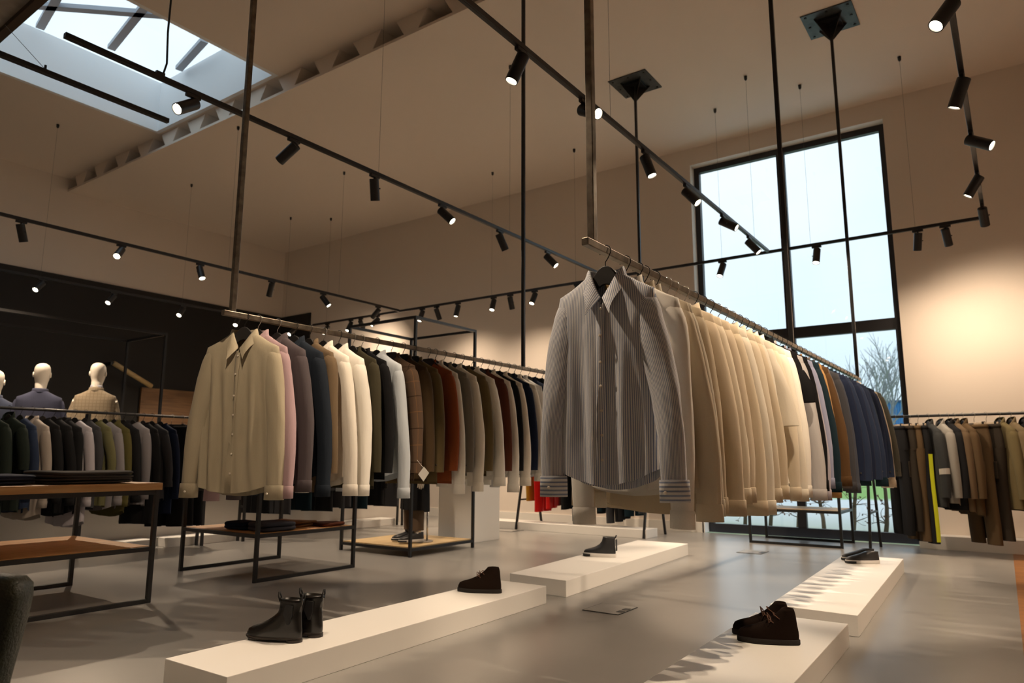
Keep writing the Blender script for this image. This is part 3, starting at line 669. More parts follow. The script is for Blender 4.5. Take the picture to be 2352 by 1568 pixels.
def trousers(name, label, loc, rz, mat, seed=0, d=.05, L=1.05, w=.20, rb=.095, group=None, stripe=None, z0=-.115, cat='trousers', pockets=True, spread=.0):
    t = thing(name, label, cat, loc, rz, group); r = random.Random(seed); ph = r.uniform(0, 6)
    n = 28
    def el(cx, rx, ry, z, k): a = 2*PI*k/n; c, q = math.cos(a), math.sin(a); return Vector((cx+rx*math.copysign(abs(c)**.75, c), ry*q*(1+.12*math.sin(3*a+ph+z*6)), z))
    m = MB(); rings = [[el(0, w*g, d*f, z0-z, k) for k in range(n)] for z, g, f in ((0, .92, .8), (.04, .94, .9), (.12, 1.02, 1.0), (.20, 1.06, 1.05), (.27, 1.06, 1.05))]
    m.loft(rings, uvs=lambda i, k: (k/n*.9, -i*.07)); m.build('seat', mat, t, True)
    for sd in (-1, 1):
        m = MB(); rr = []
        for i in range(13):
            f = i/12; z = z0-.25-(L-.25)*f; cx = sd*(w*.53+.01*f+spread*f); rx = lerp(w*.53, rb, f**.7)
            rr.append([el(cx+.01*math.sin(f*5+ph+sd), rx, d*lerp(1.02, .85, f), z, k) for k in range(n)])
        m.loft(rr, uvs=lambda i, k: (k/n*.5, -i*.08)); lg = m.build('trouser_leg', mat, t, True)
        if stripe:
            q = MB(); zt, zb_ = z0-.32, z0-L+.02; pts = []
            for i in range(10):
                f = lerp(.06, .98, i/9); z = z0-.25-(L-.25)*f; cx = sd*(w*.53+.01*f+spread*f)+.01*math.sin(f*5+ph+sd); rx = lerp(w*.53, rb, f**.7)
                pts.append([Vector((cx+(rx+.004)*sd, y, z)) for y in (-.022, .022)])
            q.loft(pts, closed=False, uvs=lambda i, k: (k*.04, i*.08)); q.build('side_stripe', stripe, lg, True)
    m = MB(); rr = [[el(0, w*g, d*f, z0-z, k) for k in range(n)] for z, g, f in ((-.004, .93, .84), (.036, .955, .94))]; m.loft(rr, uvs=lambda i, k: (k*.01, i*.04)); m.build('waistband', mat, t, True, solid=.004)
    if pockets:
        for sd in (-1, 1):
            mm = MB(); zc = z0-.48; mm.box((sd*w*.53-.055, -d*1.12-.012, zc-.09), (sd*w*.53+.055, -d*.9, zc+.09)); mm.build('thigh_pocket', mat, t, bevel=.008)
    return t
# ------------------------------------------------------------------ the two ceiling rails full of clothes
def y_on(x, u, z=RZ-.015):
    lo, hi = .8, 12.
    for _ in range(50):
        m_ = (lo+hi)/2; p = Vector((x, m_, z))-EYE
        uu = CX+FPX*sum(ROWS[i][0]*p[i] for i in range(3))/sum(ROWS[i][2]*p[i] for i in range(3))
        if uu < u: lo = m_
        else: hi = m_
    return lo
F = fabric
CREAM = [F('cream_a', (.66, .56, .40), trans=.18), F('cream_b', (.72, .63, .48), trans=.22), F('cream_c', (.60, .50, .36), trans=.15), F('ivory', (.74, .68, .56), trans=.15), F('warm_white', (.78, .73, .64))]
WHITE = F('shirt_white', (.80, .77, .70)); WHITE2 = F('shirt_white_cool', (.74, .74, .74))
STRIPE = F('blue_stripe', (.78, .78, .78), pattern='stripe', col2=(.27, .32, .45), weave=.1, wr=.45)
BLACK = F('cloth_black', (.012, .012, .013)); NAVY = F('cloth_navy', (.012, .018, .040)); NAVY2 = F('cloth_navy_soft', (.02, .03, .06)); INK = F('cloth_ink', (.010, .022, .030))
def word(c): return c
BL = 'striped shirt on blouse rail'
right = [ # hook px, look, cat, material, kind, length, extra
 (1436, 'white shirt with a long loose cuff', 'shirt', WHITE, 'shirt', .95, {}),
 (1465, 'cream collared blouse', 'blouse', CREAM[1], 'blouse', .97, {}),
 (1481, 'ivory collared blouse', 'blouse', CREAM[3], 'blouse', .96, {}),
 (1505, 'sheer cream blouse with long drooping hem', 'blouse', CREAM[0], 'blouse', 1.06, {'nocollar': 1}),
 (1532, 'sheer beige blouse', 'blouse', CREAM[2], 'blouse', .98, {'nocollar': 1}),
 (1549, 'creamy gathered blouse', 'blouse', CREAM[1], 'blouse', .97, {'nocollar': 1}),
 (1572, 'beige blouse with dark cuff button', 'blouse', CREAM[2], 'blouse', 1.0, {}),
 (1594, 'cream flowing blouse', 'blouse', CREAM[0], 'blouse', 1.0, {'nocollar': 1}),
 (1614, 'ivory flowing blouse', 'blouse', CREAM[3], 'blouse', .99, {'nocollar': 1}),
 (1631, 'cream pleated blouse', 'blouse', CREAM[1], 'blouse', .98, {'nocollar': 1}),
 (1649, 'warm cream blouse', 'blouse', CREAM[0], 'blouse', 1.0, {'nocollar': 1}),
 (1665, 'ivory collared shirt', 'shirt', CREAM[3], 'shirt', .97, {}),
 (1682, 'white blouse with a short flared sleeve', 'blouse', CREAM[3], 'bell', .96, {'sl': .30}),
 (1698, 'cream shirt with small collar', 'shirt', CREAM[1], 'shirt', .98, {}),
 (1712, 'ivory shirt with small collar', 'shirt', CREAM[3], 'shirt', .99, {}),
 (1726, 'white shirt with dark stitched cuffs', 'shirt', CREAM[4], 'shirt', 1.0, {}),
 (1741, 'black short-sleeved polo shirt', 'polo shirt', BLACK, 'polo', .94, {}),
 (1755, 'pale grey shirt', 'shirt', F('pale_grey', (.52, .50, .49)), 'shirt', .98, {}),
 (1768, 'black knit top', 'top', BLACK, 'sweater', .95, {}),
 (1779, 'lilac grey shirt', 'shirt', F('lilac_grey', (.36, .33, .37)), 'shirt', .97, {}),
 (1790, 'blue grey shirt', 'shirt', F('blue_grey', (.25, .26, .36)), 'shirt', .97, {}),
 (1801, 'dark teal jumper', 'jumper', INK, 'sweater', .93, {}),
 (1812, 'camel jumper', 'jumper', F('camel', (.36, .20, .07)), 'sweater', .92, {}),
 (1824, 'dark brown jumper', 'jumper', F('dark_brown', (.085, .045, .018)), 'sweater', .94, {}),
 (1836, 'grey brown shirt', 'shirt', F('grey_brown', (.13, .11, .10)), 'shirt', .97, {}),
 (1847, 'charcoal shirt', 'shirt', F('charcoal', (.045, .045, .05)), 'shirt', .97, {}),
 (1858, 'dark slate shirt', 'shirt', F('slate', (.05, .055, .07)), 'shirt', .96, {}),
]
k = 0
for u_ in (1869, 1880, 1890, 1899, 1908, 1917, 1925, 1933, 1940, 1946):
    right.append((u_, ['navy jacket', 'dark navy blazer', 'soft navy shirt', 'ink blue jacket', 'navy cardigan'][k % 5], ['jacket', 'blazer', 'shirt', 'jacket', 'cardigan'][k % 5], [NAVY, NAVY2, INK, NAVY, NAVY2][k % 5], 'jacket' if k % 5 != 2 else 'shirt', .93+.015*(k % 3), {})); k += 1
right += [(1952, 'beige shirt', 'shirt', F('beige', (.42, .35, .26)), 'shirt', .97, {}), (1958, 'taupe grey shirt with pale cuff', 'shirt', F('taupe', (.20, .18, .155)), 'shirt', .98, {'m2': WHITE}), (1965, 'dark olive grey jacket', 'jacket', F('olive_grey', (.075, .075, .06)), 'jacket', .96, {})]
ys = [y_on(RAILS['R'], 1390)]+[y_on(RAILS['R'], q[0]) for q in right]
for i in range(1, len(ys)): ys[i] = max(ys[i], ys[i-1]+.068)
ys = [min(y, 7.80) for y in ys]
GR = 'clothes on the blouse rail'; GH = 'black hangers on the blouse rail'
s_hero = top_garment('striped_shirt', 'blue and white striped shirt hanging first at the near end of blouse rail', 'shirt', (RAILS['R'], ys[0], RZ), math.radians(5), STRIPE, 'shirt', 11, hero=True, d=.058, L=.905, sl=.585, group=GR, sh=.195, chest=.188, hem=.202, nw=.074, nz=-.098, nd=.128, swing=.045, swl=.008, fwd=-.04, slope=.66, tail=.06, fold=.020)
coat_hanger((RAILS['R'], ys[0], RZ), math.radians(5), 'black rounded hanger inside the collar of the striped shirt', sh=.165, group=GH)
for i, (u_, look, cat, mt, kind, L_, ex) in enumerate(right):
    y = ys[i+1]; gap = min(ys[i+1]-ys[i], (ys[i+2]-ys[i+1]) if i+2 < len(ys) else .1); r = random.Random(500+i)
    d_ = max(.028, min(.062, gap*.43)); rz = math.radians(r.uniform(-4, 4)+(3 if i < 4 else 0)); lb = f'{look}, {ordn(i+1)} behind {BL}'
    kw = {kk: v for kk, v in ex.items() if kk in ('nocollar', 'sl')}
    nm = {'polo shirt': 'polo_shirt', 'blazer': 'jacket'}.get(cat, cat)
    extra = {} if kind in ('jacket',) else dict(sh=.205+r.uniform(-.01, .015), hem=.235+(.03 if kind in ('blouse', 'bell') else 0))
    top_garment(nm, lb, cat, (RAILS['R'], y, RZ), rz, mt, kind, 600+i, d=d_, L=L_-.02+r.uniform(-.03, .03), group=GR, mat2=ex.get('m2'), **{**dict(sl=.66, swing=.03 if i else -.03), **kw, **extra})
    coat_hanger((RAILS['R'], y, RZ), rz, f'{"wire hooked" if 4 <= i < 7 or 9 < i < 13 else "black"} hanger of {ordn(i+1)} garment behind {BL}', chrome=(4 <= i < 7 or 9 < i < 13), sh=.17, group=GH)
KHAKI = F('khaki_shirt', (.40, .35, .25)); LILAC = F('lilac', (.42, .29, .31)); PLUM = F('plum_grey', (.085, .07, .075)); NAVYSH = F('navy_shirt', (.018, .024, .034))
TWEED = F('brown_tweed', (.15, .105, .062), weave=.35); DOLIVE = F('dark_olive', (.050, .044, .026), weave=.2); PLAID = F('plaid_brown', (.105, .066, .042), pattern='check', col2=(.19, .10, .045), weave=.25)
BROWNJ = F('brown_jacket', (.075, .048, .024), weave=.2); OLIVEJ = F('olive_brown', (.13, .095, .045), weave=.25); RUST = F('rust', (.27, .070, .024)); TAUPEJ = F('taupe_jacket', (.17, .15, .12)); LBLUE = F('light_blue', (.50, .55, .60))
DRUST = F('dark_rust', (.10, .032, .018))
KL = 'khaki shirt on jacket rail'
left = [
 (594, 'lilac pink shirt', 'shirt', LILAC, 'shirt', .92, 1, {}), (638, 'plum grey shirt', 'shirt', PLUM, 'shirt', .97, 1, {}), (677, 'navy shirt with dark cuffs', 'shirt', NAVYSH, 'shirt', .95, 0, {}),
 (711, 'brown tweed jacket with white shirt collar', 'jacket', TWEED, 'jacket', .99, 0, {'c': 1}), (744, 'cream white shirt with wide cuff', 'shirt', CREAM[4], 'shirt', .95, 1, {}), (779, 'warm white shirt with wide cuff', 'shirt', WHITE, 'shirt', .95, 0, {}),
 (811, 'dark olive wool jacket', 'jacket', DOLIVE, 'jacket', .96, 1, {}), (831, 'black jacket', 'jacket', BLACK, 'jacket', .95, 1, {}), (866, 'pale blue shirt showing one sleeve', 'shirt', LBLUE, 'shirt', .93, 0, {}),
 (899, 'brown plaid blazer with a paper tag', 'blazer', PLAID, 'jacket', .95, 0, {'w': 1, 'tag': 1}), (926, 'dark brown blazer', 'blazer', BROWNJ, 'jacket', .95, 0, {'w': 1}), (951, 'olive brown blazer', 'blazer', OLIVEJ, 'jacket', .95, 0, {'w': 1}), (984, 'rust red blazer', 'blazer', RUST, 'jacket', .95, 0, {'w': 1}),
 (1000, 'white shirt with pointed collar', 'shirt', WHITE, 'shirt', .94, 0, {}), (1020, 'taupe jacket', 'jacket', TAUPEJ, 'jacket', .90, 0, {}), (1043, 'cream shirt with pointed collar', 'shirt', CREAM[4], 'shirt', .94, 0, {}), (1062, 'olive jacket with white collar behind', 'jacket', OLIVEJ, 'jacket', .90, 0, {}),
 (1083, 'white shirt with pointed collar', 'shirt', WHITE, 'shirt', .94, 0, {}), (1105, 'dark rust jacket', 'jacket', DRUST, 'jacket', .90, 0, {}), (1121, 'white cotton shirt', 'shirt', WHITE, 'shirt', .95, 1, {}), (1133, 'black suit jacket', 'jacket', BLACK, 'jacket', .90, 0, {}),
 (1148, 'cream white shirt', 'shirt', CREAM[4], 'shirt', .95, 0, {}), (1167, 'navy suit jacket', 'jacket', NAVY, 'jacket', .90, 0, {}), (1181, 'white cotton shirt', 'shirt', WHITE, 'shirt', .96, 0, {}), (1195, 'white shirt with soft collar', 'shirt', WHITE2, 'shirt', .96, 0, {}),
 (1214, 'navy jacket', 'jacket', NAVY2, 'jacket', .93, 0, {}), (1231, 'black jacket', 'jacket', BLACK, 'jacket', .93, 0, {}), (1245, 'dark navy jacket', 'jacket', NAVY, 'jacket', .93, 0, {}),
]
GR2 = 'clothes on the jacket rail'; GH2 = 'hangers on the jacket rail'
ys = [y_on(RAILS['L'], 563)]+[y_on(RAILS['L'], q[0]) for q in left]
for i in range(1, len(ys)): ys[i] = max(ys[i], ys[i-1]+.075)
top_garment('khaki_shirt', 'khaki beige shirt hanging first at the near end of jacket rail', 'shirt', (RAILS['L'], ys[0]+.0, RZ), math.radians(27), KHAKI, 'shirt', 21, hero=True, d=.055, L=1.0, sl=.655, group=GR2, sh=.215, chest=.212, hem=.228, nw=.076, nz=-.100, nd=.120, swing=.02, swl=.02, fwd=-.03, tail=.05, fold=.022, labmat=plain('red_label', (.30, .03, .02), .7))
coat_hanger((RAILS['L'], ys[0], RZ), math.radians(27), 'black rounded hanger inside the collar of the khaki shirt', sh=.19, group=GH2)
for i, (u_, look, cat, mt, kind, L_, chrome, ex) in enumerate(left):
    y = ys[i+1]; gap = min(ys[i+1]-ys[i], (ys[i+2]-ys[i+1]) if i+2 < len(ys) else .1); r = random.Random(900+i)
    d_ = max(.034, min(.062, gap*.43)); rz = math.radians((12 if i < 3 else 5)+r.uniform(-3, 3))
    g = top_garment({'blazer': 'jacket'}.get(cat, cat), f'{look}, {ordn(i+1)} behind {KL}', cat, (RAILS['L'], y, RZ), rz, mt, kind, 1000+i, d=d_, L=L_+r.uniform(-.03, .02), group=GR2, sl=.66 if kind == 'shirt' else .60, swing=.03 if kind == 'shirt' else .01, buttons=i < 2, **({} if kind == 'jacket' else dict(sh=.212, hem=.24)))
    if ex.get('tag'):
        mm = MB(); mm.loft([[Vector((.36, -.05, -.86)), Vector((.405, -.05, -.90)), Vector((.36, -.05, -.955)), Vector((.315, -.05, -.91))], [Vector((.36, -.048, -.86)), Vector((.405, -.048, -.90)), Vector((.36, -.048, -.955)), Vector((.315, -.048, -.91))]], True, True)
        mm.build('price_tag', M_TAG, g); MB().tube([(.26, -.02, -.80), (.36, -.049, -.87)], .0012, 4).build('tag_string', M_TAG, g)
    coat_hanger((RAILS['L'], y, RZ), rz, f'{"chrome hooked" if chrome else "black"} {"wide-shouldered " if ex.get("w") else ""}hanger of {ordn(i+1)} garment behind {KL}', chrome=bool(chrome), wide=bool(ex.get('w')), sh=.18, group=GH2)
# ------------------------------------------------------------------ floor plinths
PT = .12
def plinth(label, poly):
    o = MB().prism(poly, 0, PT).build('display_plinth', M_WHITE, bevel=.003); return tag(o, label, 'plinth', 'low white shoe plinths')
plinth('long low white plinth carrying the chelsea boots and one suede boot', [(-3.215, 1.865), (-2.745, 1.865), (-2.843, 4.454), (-3.285, 4.454)])
plinth('low white plinth carrying the black high-top sneaker', [(-3.384, 4.767), (-2.846, 4.73), (-3.021, 7.564), (-3.602, 7.551)])
plinth('low white plinth carrying the pair of suede desert boots', [(-1.30, 1.75), (-.80, 1.75), (-.863, 4.426), (-1.366, 4.424)])
plinth('low white plinth carrying the pair of low black sneakers', [(-1.367, 4.726), (-.86, 4.689), (-.971, 7.59), (-1.476, 7.595)])
def ledge(label, lo, hi): return tag(MB().box(lo, hi).build('wall_ledge', M_WHITE, bevel=.003), label, 'ledge')
ledge('low white ledge under the rack of black and red trousers', (-7.6, 8.79, 0), (-4.07, 9.14, .11))
ledge('low white ledge along the wall under the workwear', (-1.07, 9.78, 0), (2.4, 10.04, .15))
ledge('short white ledge behind the oak table', (-8.42, 1.6, 0), (-8.09, 4.48, .10))
ledge('white ledge behind the folded-clothes table', (-8.42, 4.62, 0), (-8.09, 8.3, .10))
tag(MB().box((-6.12, 7.05, 0), (-5.56, 7.6, .86)).build('display_cube', M_WHITE, bevel=.004), 'tall white display block behind the mannequin platform', 'plinth')
hw = tag(MB().box((-8.56, .2, 0), (-8.44, 9.2, .92)).build('room_divider', plain('divider_white', (.62, .58, .53), .7)), 'waist-high white room divider between the clothes rack and the mannequins', 'room divider')
# floor boxes
def floor_box(label, p, n):
    t = thing('floor_box', label, 'floor box', (p[0], p[1], .0005))
    MB().box((-.13, -.14, 0), (.13, .14, .004)).build('cover', plain('floor_lid', (.33, .315, .29), .45), t)
    m = MB(); m.box((-.136, -.146, 0), (-.13, .146, .0035)).box((.13, -.146, 0), (.136, .146, .0035)).box((-.13, -.146, 0), (.13, -.14, .0035)).box((-.13, .14, 0), (.13, .146, .0035)); m.build('rim', M_STEEL, t)
    for k in (-.05, .035): MB().box((.085, k-.028, .0035), (.125, k+.028, .006)).build('cable_flap', M_STEEL, t)
floor_box('square floor box with two dark cable flaps between the plinths', (-2.39, 4.55), 0)
floor_box('square floor box set in the floor before the low shelf at the window', (-2.54, 8.24), 0)
floor_box('square floor box beside the rack of black and red trousers', (-6.1, 8.60), 0)
# ------------------------------------------------------------------ steel-framed tables
def table(label, x0, x1, y0, y1, top, shelf, cross=False):
    t = thing('display_table', label, 'display table', (x0, y0, 0)); W, D = x1-x0, y1-y0; b = .03
    for sx in (0, 1):
        for sy in (0, 1):
            x, y = (b/2 if not sx else W-b/2), (b/2 if not sy else D-b/2)
            MB().box((x-b/2, y-b/2, 0), (x+b/2, y+b/2, top-.05)).build('leg', M_STEEL, t, bevel=.002)
    for sx in (0, 1):
        x = b/2 if not sx else W-b/2
        MB().box((x-b/2, b, .0), (x+b/2, D-b, b)).build('floor_runner', M_STEEL, t, bevel=.002)
    def frame(z, nm):
        m = MB()
        for sx in (0, 1):
            x = 0 if not sx else W-b; m.box((x, b, z), (x+b, D-b, z+b))
        for sy in (0, 1):
            y = 0 if not sy else D-b; m.box((b, y, z), (W-b, y+b, z+b))
        return m.build(nm, M_STEEL, t)
    frame(top-.082, 'top_frame'); frame(shelf-b, 'shelf_frame')
    MB().box((-.012, -.012, top-.05), (W+.012, D+.012, top)).build('tabletop', M_OAK, t, bevel=.003)
    MB().box((b, b, shelf-.018), (W-b, D-b, shelf+.004)).build('shelf_board', M_OAK, t)
    return t
table('oak topped black steel table carrying folded denim beside the mannequins', -6.33, -5.115, .95, 2.83, .83, .385)
table('oak and black steel table under the khaki shirt holding folded knitwear', -6.345, -5.215, 3.74, 4.83, .80, .385)
t = thing('console_shelf', 'narrow black steel console with pale shelf standing against the window', 'shelf', (-2.86, 9.16, 0))
b = .03; W, D = 1.08, .72
for sx in (0, 1):
    for sy in (0, 1): MB().box((sx*(W-b), sy*(D-b), 0), (sx*(W-b)+b, sy*(D-b)+b, .80)).build('leg', M_STEEL, t)
for sy in (0, 1): MB().box((b, sy*(D-b), 0), (W-b, sy*(D-b)+b, b)).build('floor_runner', M_STEEL, t)
m = MB()
for z in (.39, .77):
    for sy in (0, 1): m.box((b, sy*(D-b), z), (W-b, sy*(D-b)+b, z+b))
    for sx in (0, 1): m.box((sx*(W-b), b, z), (sx*(W-b)+b, D-b, z+b))
m.build('shelf_frame', M_STEEL, t)
MB().box((b, b, .405), (W-b, D-b, .425)).build('shelf_board', M_OAKPALE, t)
MB().box((0, 0, .80), (W, D, .83)).build('tabletop', M_OAKPALE, t)
def tall_frame(label, x0, x1, y0, y1, top, base=.10):
    t = thing('display_cage', label, 'display frame', (x0, y0, 0)); W, D = x1-x0, y1-y0; b = .03
    for sx in (0, 1):
        for sy in (0, 1): MB().box((sx*(W-b), sy*(D-b), 0), (sx*(W-b)+b, sy*(D-b)+b, top)).build('post', M_STEEL, t, bevel=.002)
    m = MB()
    for sy in (0, 1): m.box((b, sy*(D-b), top-b), (W-b, sy*(D-b)+b, top))
    for sx in (0, 1): m.box((sx*(W-b), b, top-b), (sx*(W-b)+b, D-b, top))
    m.build('top_frame', M_STEEL, t)
    m = MB()
    for sy in (0, 1): m.box((b, sy*(D-b), base-b-.01), (W-b, sy*(D-b)+b, base-.01))
    for sx in (0, 1): m.box((sx*(W-b), b, base-b-.01), (sx*(W-b)+b, D-b, base-.01))
    m.build('base_frame', M_STEEL, t)
    MB().box((b, b, base-.02), (W-b, D-b, base)).build('base_board', M_OAKPALE, t)
    return t
ztop = aty(955, 728, 5.65).z
tall_frame('open black steel frame with oak base around the dark coated mannequin', -6.355, -5.275, 5.64, 6.72, 2.56)
zl = atx(385, 765, -8.62)
tall_frame('long open black steel frame with oak base around the mannequins in suit jackets', -9.58, -8.61, 1.0, zl.y, zl.z)
# ------------------------------------------------------------------ floor-standing clothes racks
def rack(label, p0, p1, z, cap=None, spread=.34, extra_posts=()):
    p0, p1 = Vector(p0), Vector(p1); t = thing('clothes_rack', label, 'clothes rack', (p0.x, p0.y, 0)); L = (p1-p0).length
    t.rotation_euler = (0, 0, math.atan2(p1.y-p0.y, p1.x-p0.x))
    MB().tube([(-.05, 0, z), (L+.05, 0, z)], .015, 12).build('rail_bar', M_STEEL, t, True)
    for q in (0, L)+tuple(extra_posts):
        for sy in (-1, 1): MB().bar((q, sy*.018, z-.018), (q, sy*spread, .0), .028, .028).build('leg', M_STEEL, t)
    MB().bar((0, -spread*.72, .28*z), (0, spread*.72, .28*z), .022).build('brace', M_STEEL, t)
    MB().bar((L, -spread*.72, .28*z), (L, spread*.72, .28*z), .022).build('brace', M_STEEL, t)
    return t
ZL = 1.485
rack('black steel rack of dark garments and trousers before the mannequins', (-8.0, 1.55, 0), (-8.0, 4.95, 0), ZL, spread=.055, extra_posts=(2.03,))
GREY = F('mid_grey', (.20, .19, .20)); KGREEN = F('moss_green', (.12, .115, .055)); OLIVE2 = F('olive_green', (.085, .075, .025)); LTGREY = F('light_lilac_grey', (.36, .34, .37)); BEIGEG = F('grey_beige', (.30, .26, .225)); DGREEN = F('black_green', (.016, .022, .018)); CHARC = MATS['charcoal']
lrack = [(-20, 'black green coat', 'coat', DGREEN, 'coat', 1.02), (22, 'dark green jacket', 'jacket', DGREEN, 'coat', 1.0), (48, 'navy overshirt', 'overshirt', NAVY2, 'shirt', 1.02), (74, 'grey beige tunic', 'tunic', BEIGEG, 'shirt', 1.05), (100, 'black top', 'top', BLACK, 'sweater', 1.02), (122, 'long black cardigan', 'cardigan', BLACK, 'sweater', 1.05),
 (141, 'black shirt', 'shirt', BLACK, 'shirt', 1.02), (164, 'pale lilac long shirt', 'shirt', LTGREY, 'shirt', 1.10), (190, 'charcoal top', 'top', CHARC, 'sweater', 1.0), (214, 'moss green knit', 'jumper', KGREEN, 'sweater', .95), (238, 'grey shirt', 'shirt', GREY, 'shirt', 1.0), (262, 'olive green long shirt', 'shirt', OLIVE2, 'shirt', 1.08), (284, 'black blouse', 'blouse', BLACK, 'shirt', 1.0),
 (306, 'light grey balloon-sleeved top', 'top', GREY, 'sweater', .95), (330, 'black dress', 'dress', BLACK, 'sweater', 1.15), (348, 'dark charcoal shirt', 'shirt', CHARC, 'shirt', 1.0), (368, 'navy dress', 'dress', NAVY, 'sweater', 1.15)]
prev = -9
for i, (u_, look, cat, mt, kind, L_) in enumerate(lrack):
    y = max(y_on(-8., u_, ZL), prev+.10); prev = y; r = random.Random(3000+i); rz = math.radians(r.uniform(16, 30))
    lb = f'{look}, {ordn(len(lrack)-i+1)} from window end of mannequin rack'
    top_garment({'overshirt': 'shirt', 'tunic': 'tunic'}.get(cat, cat), lb, cat, (-8., y, ZL), rz, mt, kind, 3100+i, d=r.uniform(.04, .065), L=L_+r.uniform(-.08, .06), nocollar=r.random() < .5, group='clothes on the rack before the mannequins', sl=r.choice((.58, .55, .30, .42, .6)), swing=r.uniform(.0, .05))
    coat_hanger((-8., y, ZL), rz, f'black hanger of {look}, {ordn(len(lrack)-i+1)} from window end of mannequin rack', sh=.17, group='hangers on the rack before the mannequins')
for i, u_ in enumerate((393, 415, 436)):
    y = max(y_on(-8., u_, ZL), prev+.13); prev = y; rz = math.radians(35-6*i)
    trousers('wide_trousers', f'wide black trousers on a clip hanger, {ordn(i+1)} beside the navy dress', (-8., y, ZL), rz, BLACK, 3300+i, L=1.12, group='black trousers on the mannequin rack', pockets=False, w=.21)
    clip_hanger((-8., y, ZL), rz, f'clip hanger holding the wide black trousers, {ordn(i+1)} beside the navy dress', group='clip hangers on the mannequin rack', pale=(i == 2))
rack('black steel rack of long dark coats behind the folded-clothes table', (-8.0, 5.5, 0), (-8.0, 8.3, 0), ZL, spread=.055)
for i in range(8):
    y = 5.68+i*.33; r = random.Random(3500+i); rz = math.radians(r.uniform(5, 25))
    top_garment('coat', f'long {["black", "charcoal", "ink"][i%3]} coat, {ordn(i+1)} from the khaki shirt end of the coat rack', 'coat', (-8., y, ZL), rz, [BLACK, CHARC, INK][i % 3], 'coat', 3600+i, d=.055, L=1.14+.03*(i % 2), group='long dark coats on the rack', sl=.6)
    coat_hanger((-8., y, ZL), rz, f'black hanger in the long dark coat {ordn(i+1)} from the khaki shirt end', sh=.18, group='hangers on the coat rack')
# rack before the back wall
rack('black steel rack of black and red trousers standing over the ledge by the window', (-6.12, 9.12, 0), (-4.10, 9.12, 0), 1.52, spread=.35)
RED = F('bright_red', (.62, .012, .010)); MUST = F('mustard', (.50, .25, .02)); DRED = F('dark_red', (.17, .012, .012))
brack = [('mustard yellow trousers', MUST), ('bright red trousers', RED), ('scarlet trousers', RED), ('dark red trousers', DRED)]+[(f'{["black", "ink", "charcoal"][i%3]} trousers', [BLACK, INK, CHARC][i % 3]) for i in range(9)]
for i, (look, mt) in enumerate(brack):
    x = -6.02+i*.148; rz = math.radians(90+random.Random(4000+i).uniform(-12, 18))
    trousers('hanging_trousers', f'{look}, {ordn(i+1)} from the red end of the trouser rack', (x, 9.12, 1.52), rz, mt, 4100+i, d=.045, w=.22, L=(1.0 if i < 4 else 1.10)+.05*((i*7) % 4), group='trousers on the rack before the back wall', pockets=False)
    clip_hanger((x, 9.12, 1.52), rz, f'clip hanger of the {look}, {ordn(i+1)} from red end', group='clip hangers on the trouser rack', pale=False)
# workwear rack
YR, ZR = 9.30, 1.507
rack('black steel rack of workwear standing before the bright end wall', (-1.46, YR, 0), (2.2, YR, 0), ZR, spread=.36)
BRW = F('work_brown', (.085, .055, .028)); DKB = F('work_dark', (.030, .024, .018)); HIV = plain('hi_vis_yellow', (.72, .80, .02), .6); CHW = F('work_charcoal', (.035, .037, .038)); LGW = F('work_light_grey', (.25, .235, .21)); OLW = F('work_olive', (.12, .095, .045)); TANP = F('puffer_tan', (.14, .105, .06)); MBR = F('work_mid_brown', (.115, .078, .045))
TAPE = plain('reflective_tape', (.42, .39, .35), .35)
wr = [(2055, 'black work trousers', 'T', BLACK, 1.2), (2073, 'dark work trousers', 'T', DKB, 1.15), (2088, 'brown work trousers', 'T', BRW, 1.25), (2107, 'black work trousers with yellow side stripes', 'T', BLACK, 1.27), (2131, 'charcoal work jacket with reflective tape', 'J', CHW, .99), (2157, 'light grey work jacket', 'J', LGW, .95), (2176, 'black softshell jacket', 'J', BLACK, 1.02), (2190, 'mid brown work jacket', 'J', MBR, 1.03), (2210, 'dark brown panelled jacket', 'J', BRW, 1.06),
 (2236, 'dark brown work trousers with thigh pockets', 'T', BRW, 1.25), (2264, 'black bib trousers with red label', 'T', DKB, 1.2), (2294, 'olive work jacket', 'J', OLW, .99), (2320, 'quilted tan puffer jacket', 'P', TANP, 1.0), (2350, 'black padded jacket', 'P', BLACK, 1.0), (2380, 'brown work jacket', 'J', BRW, .97)]
prev = -9
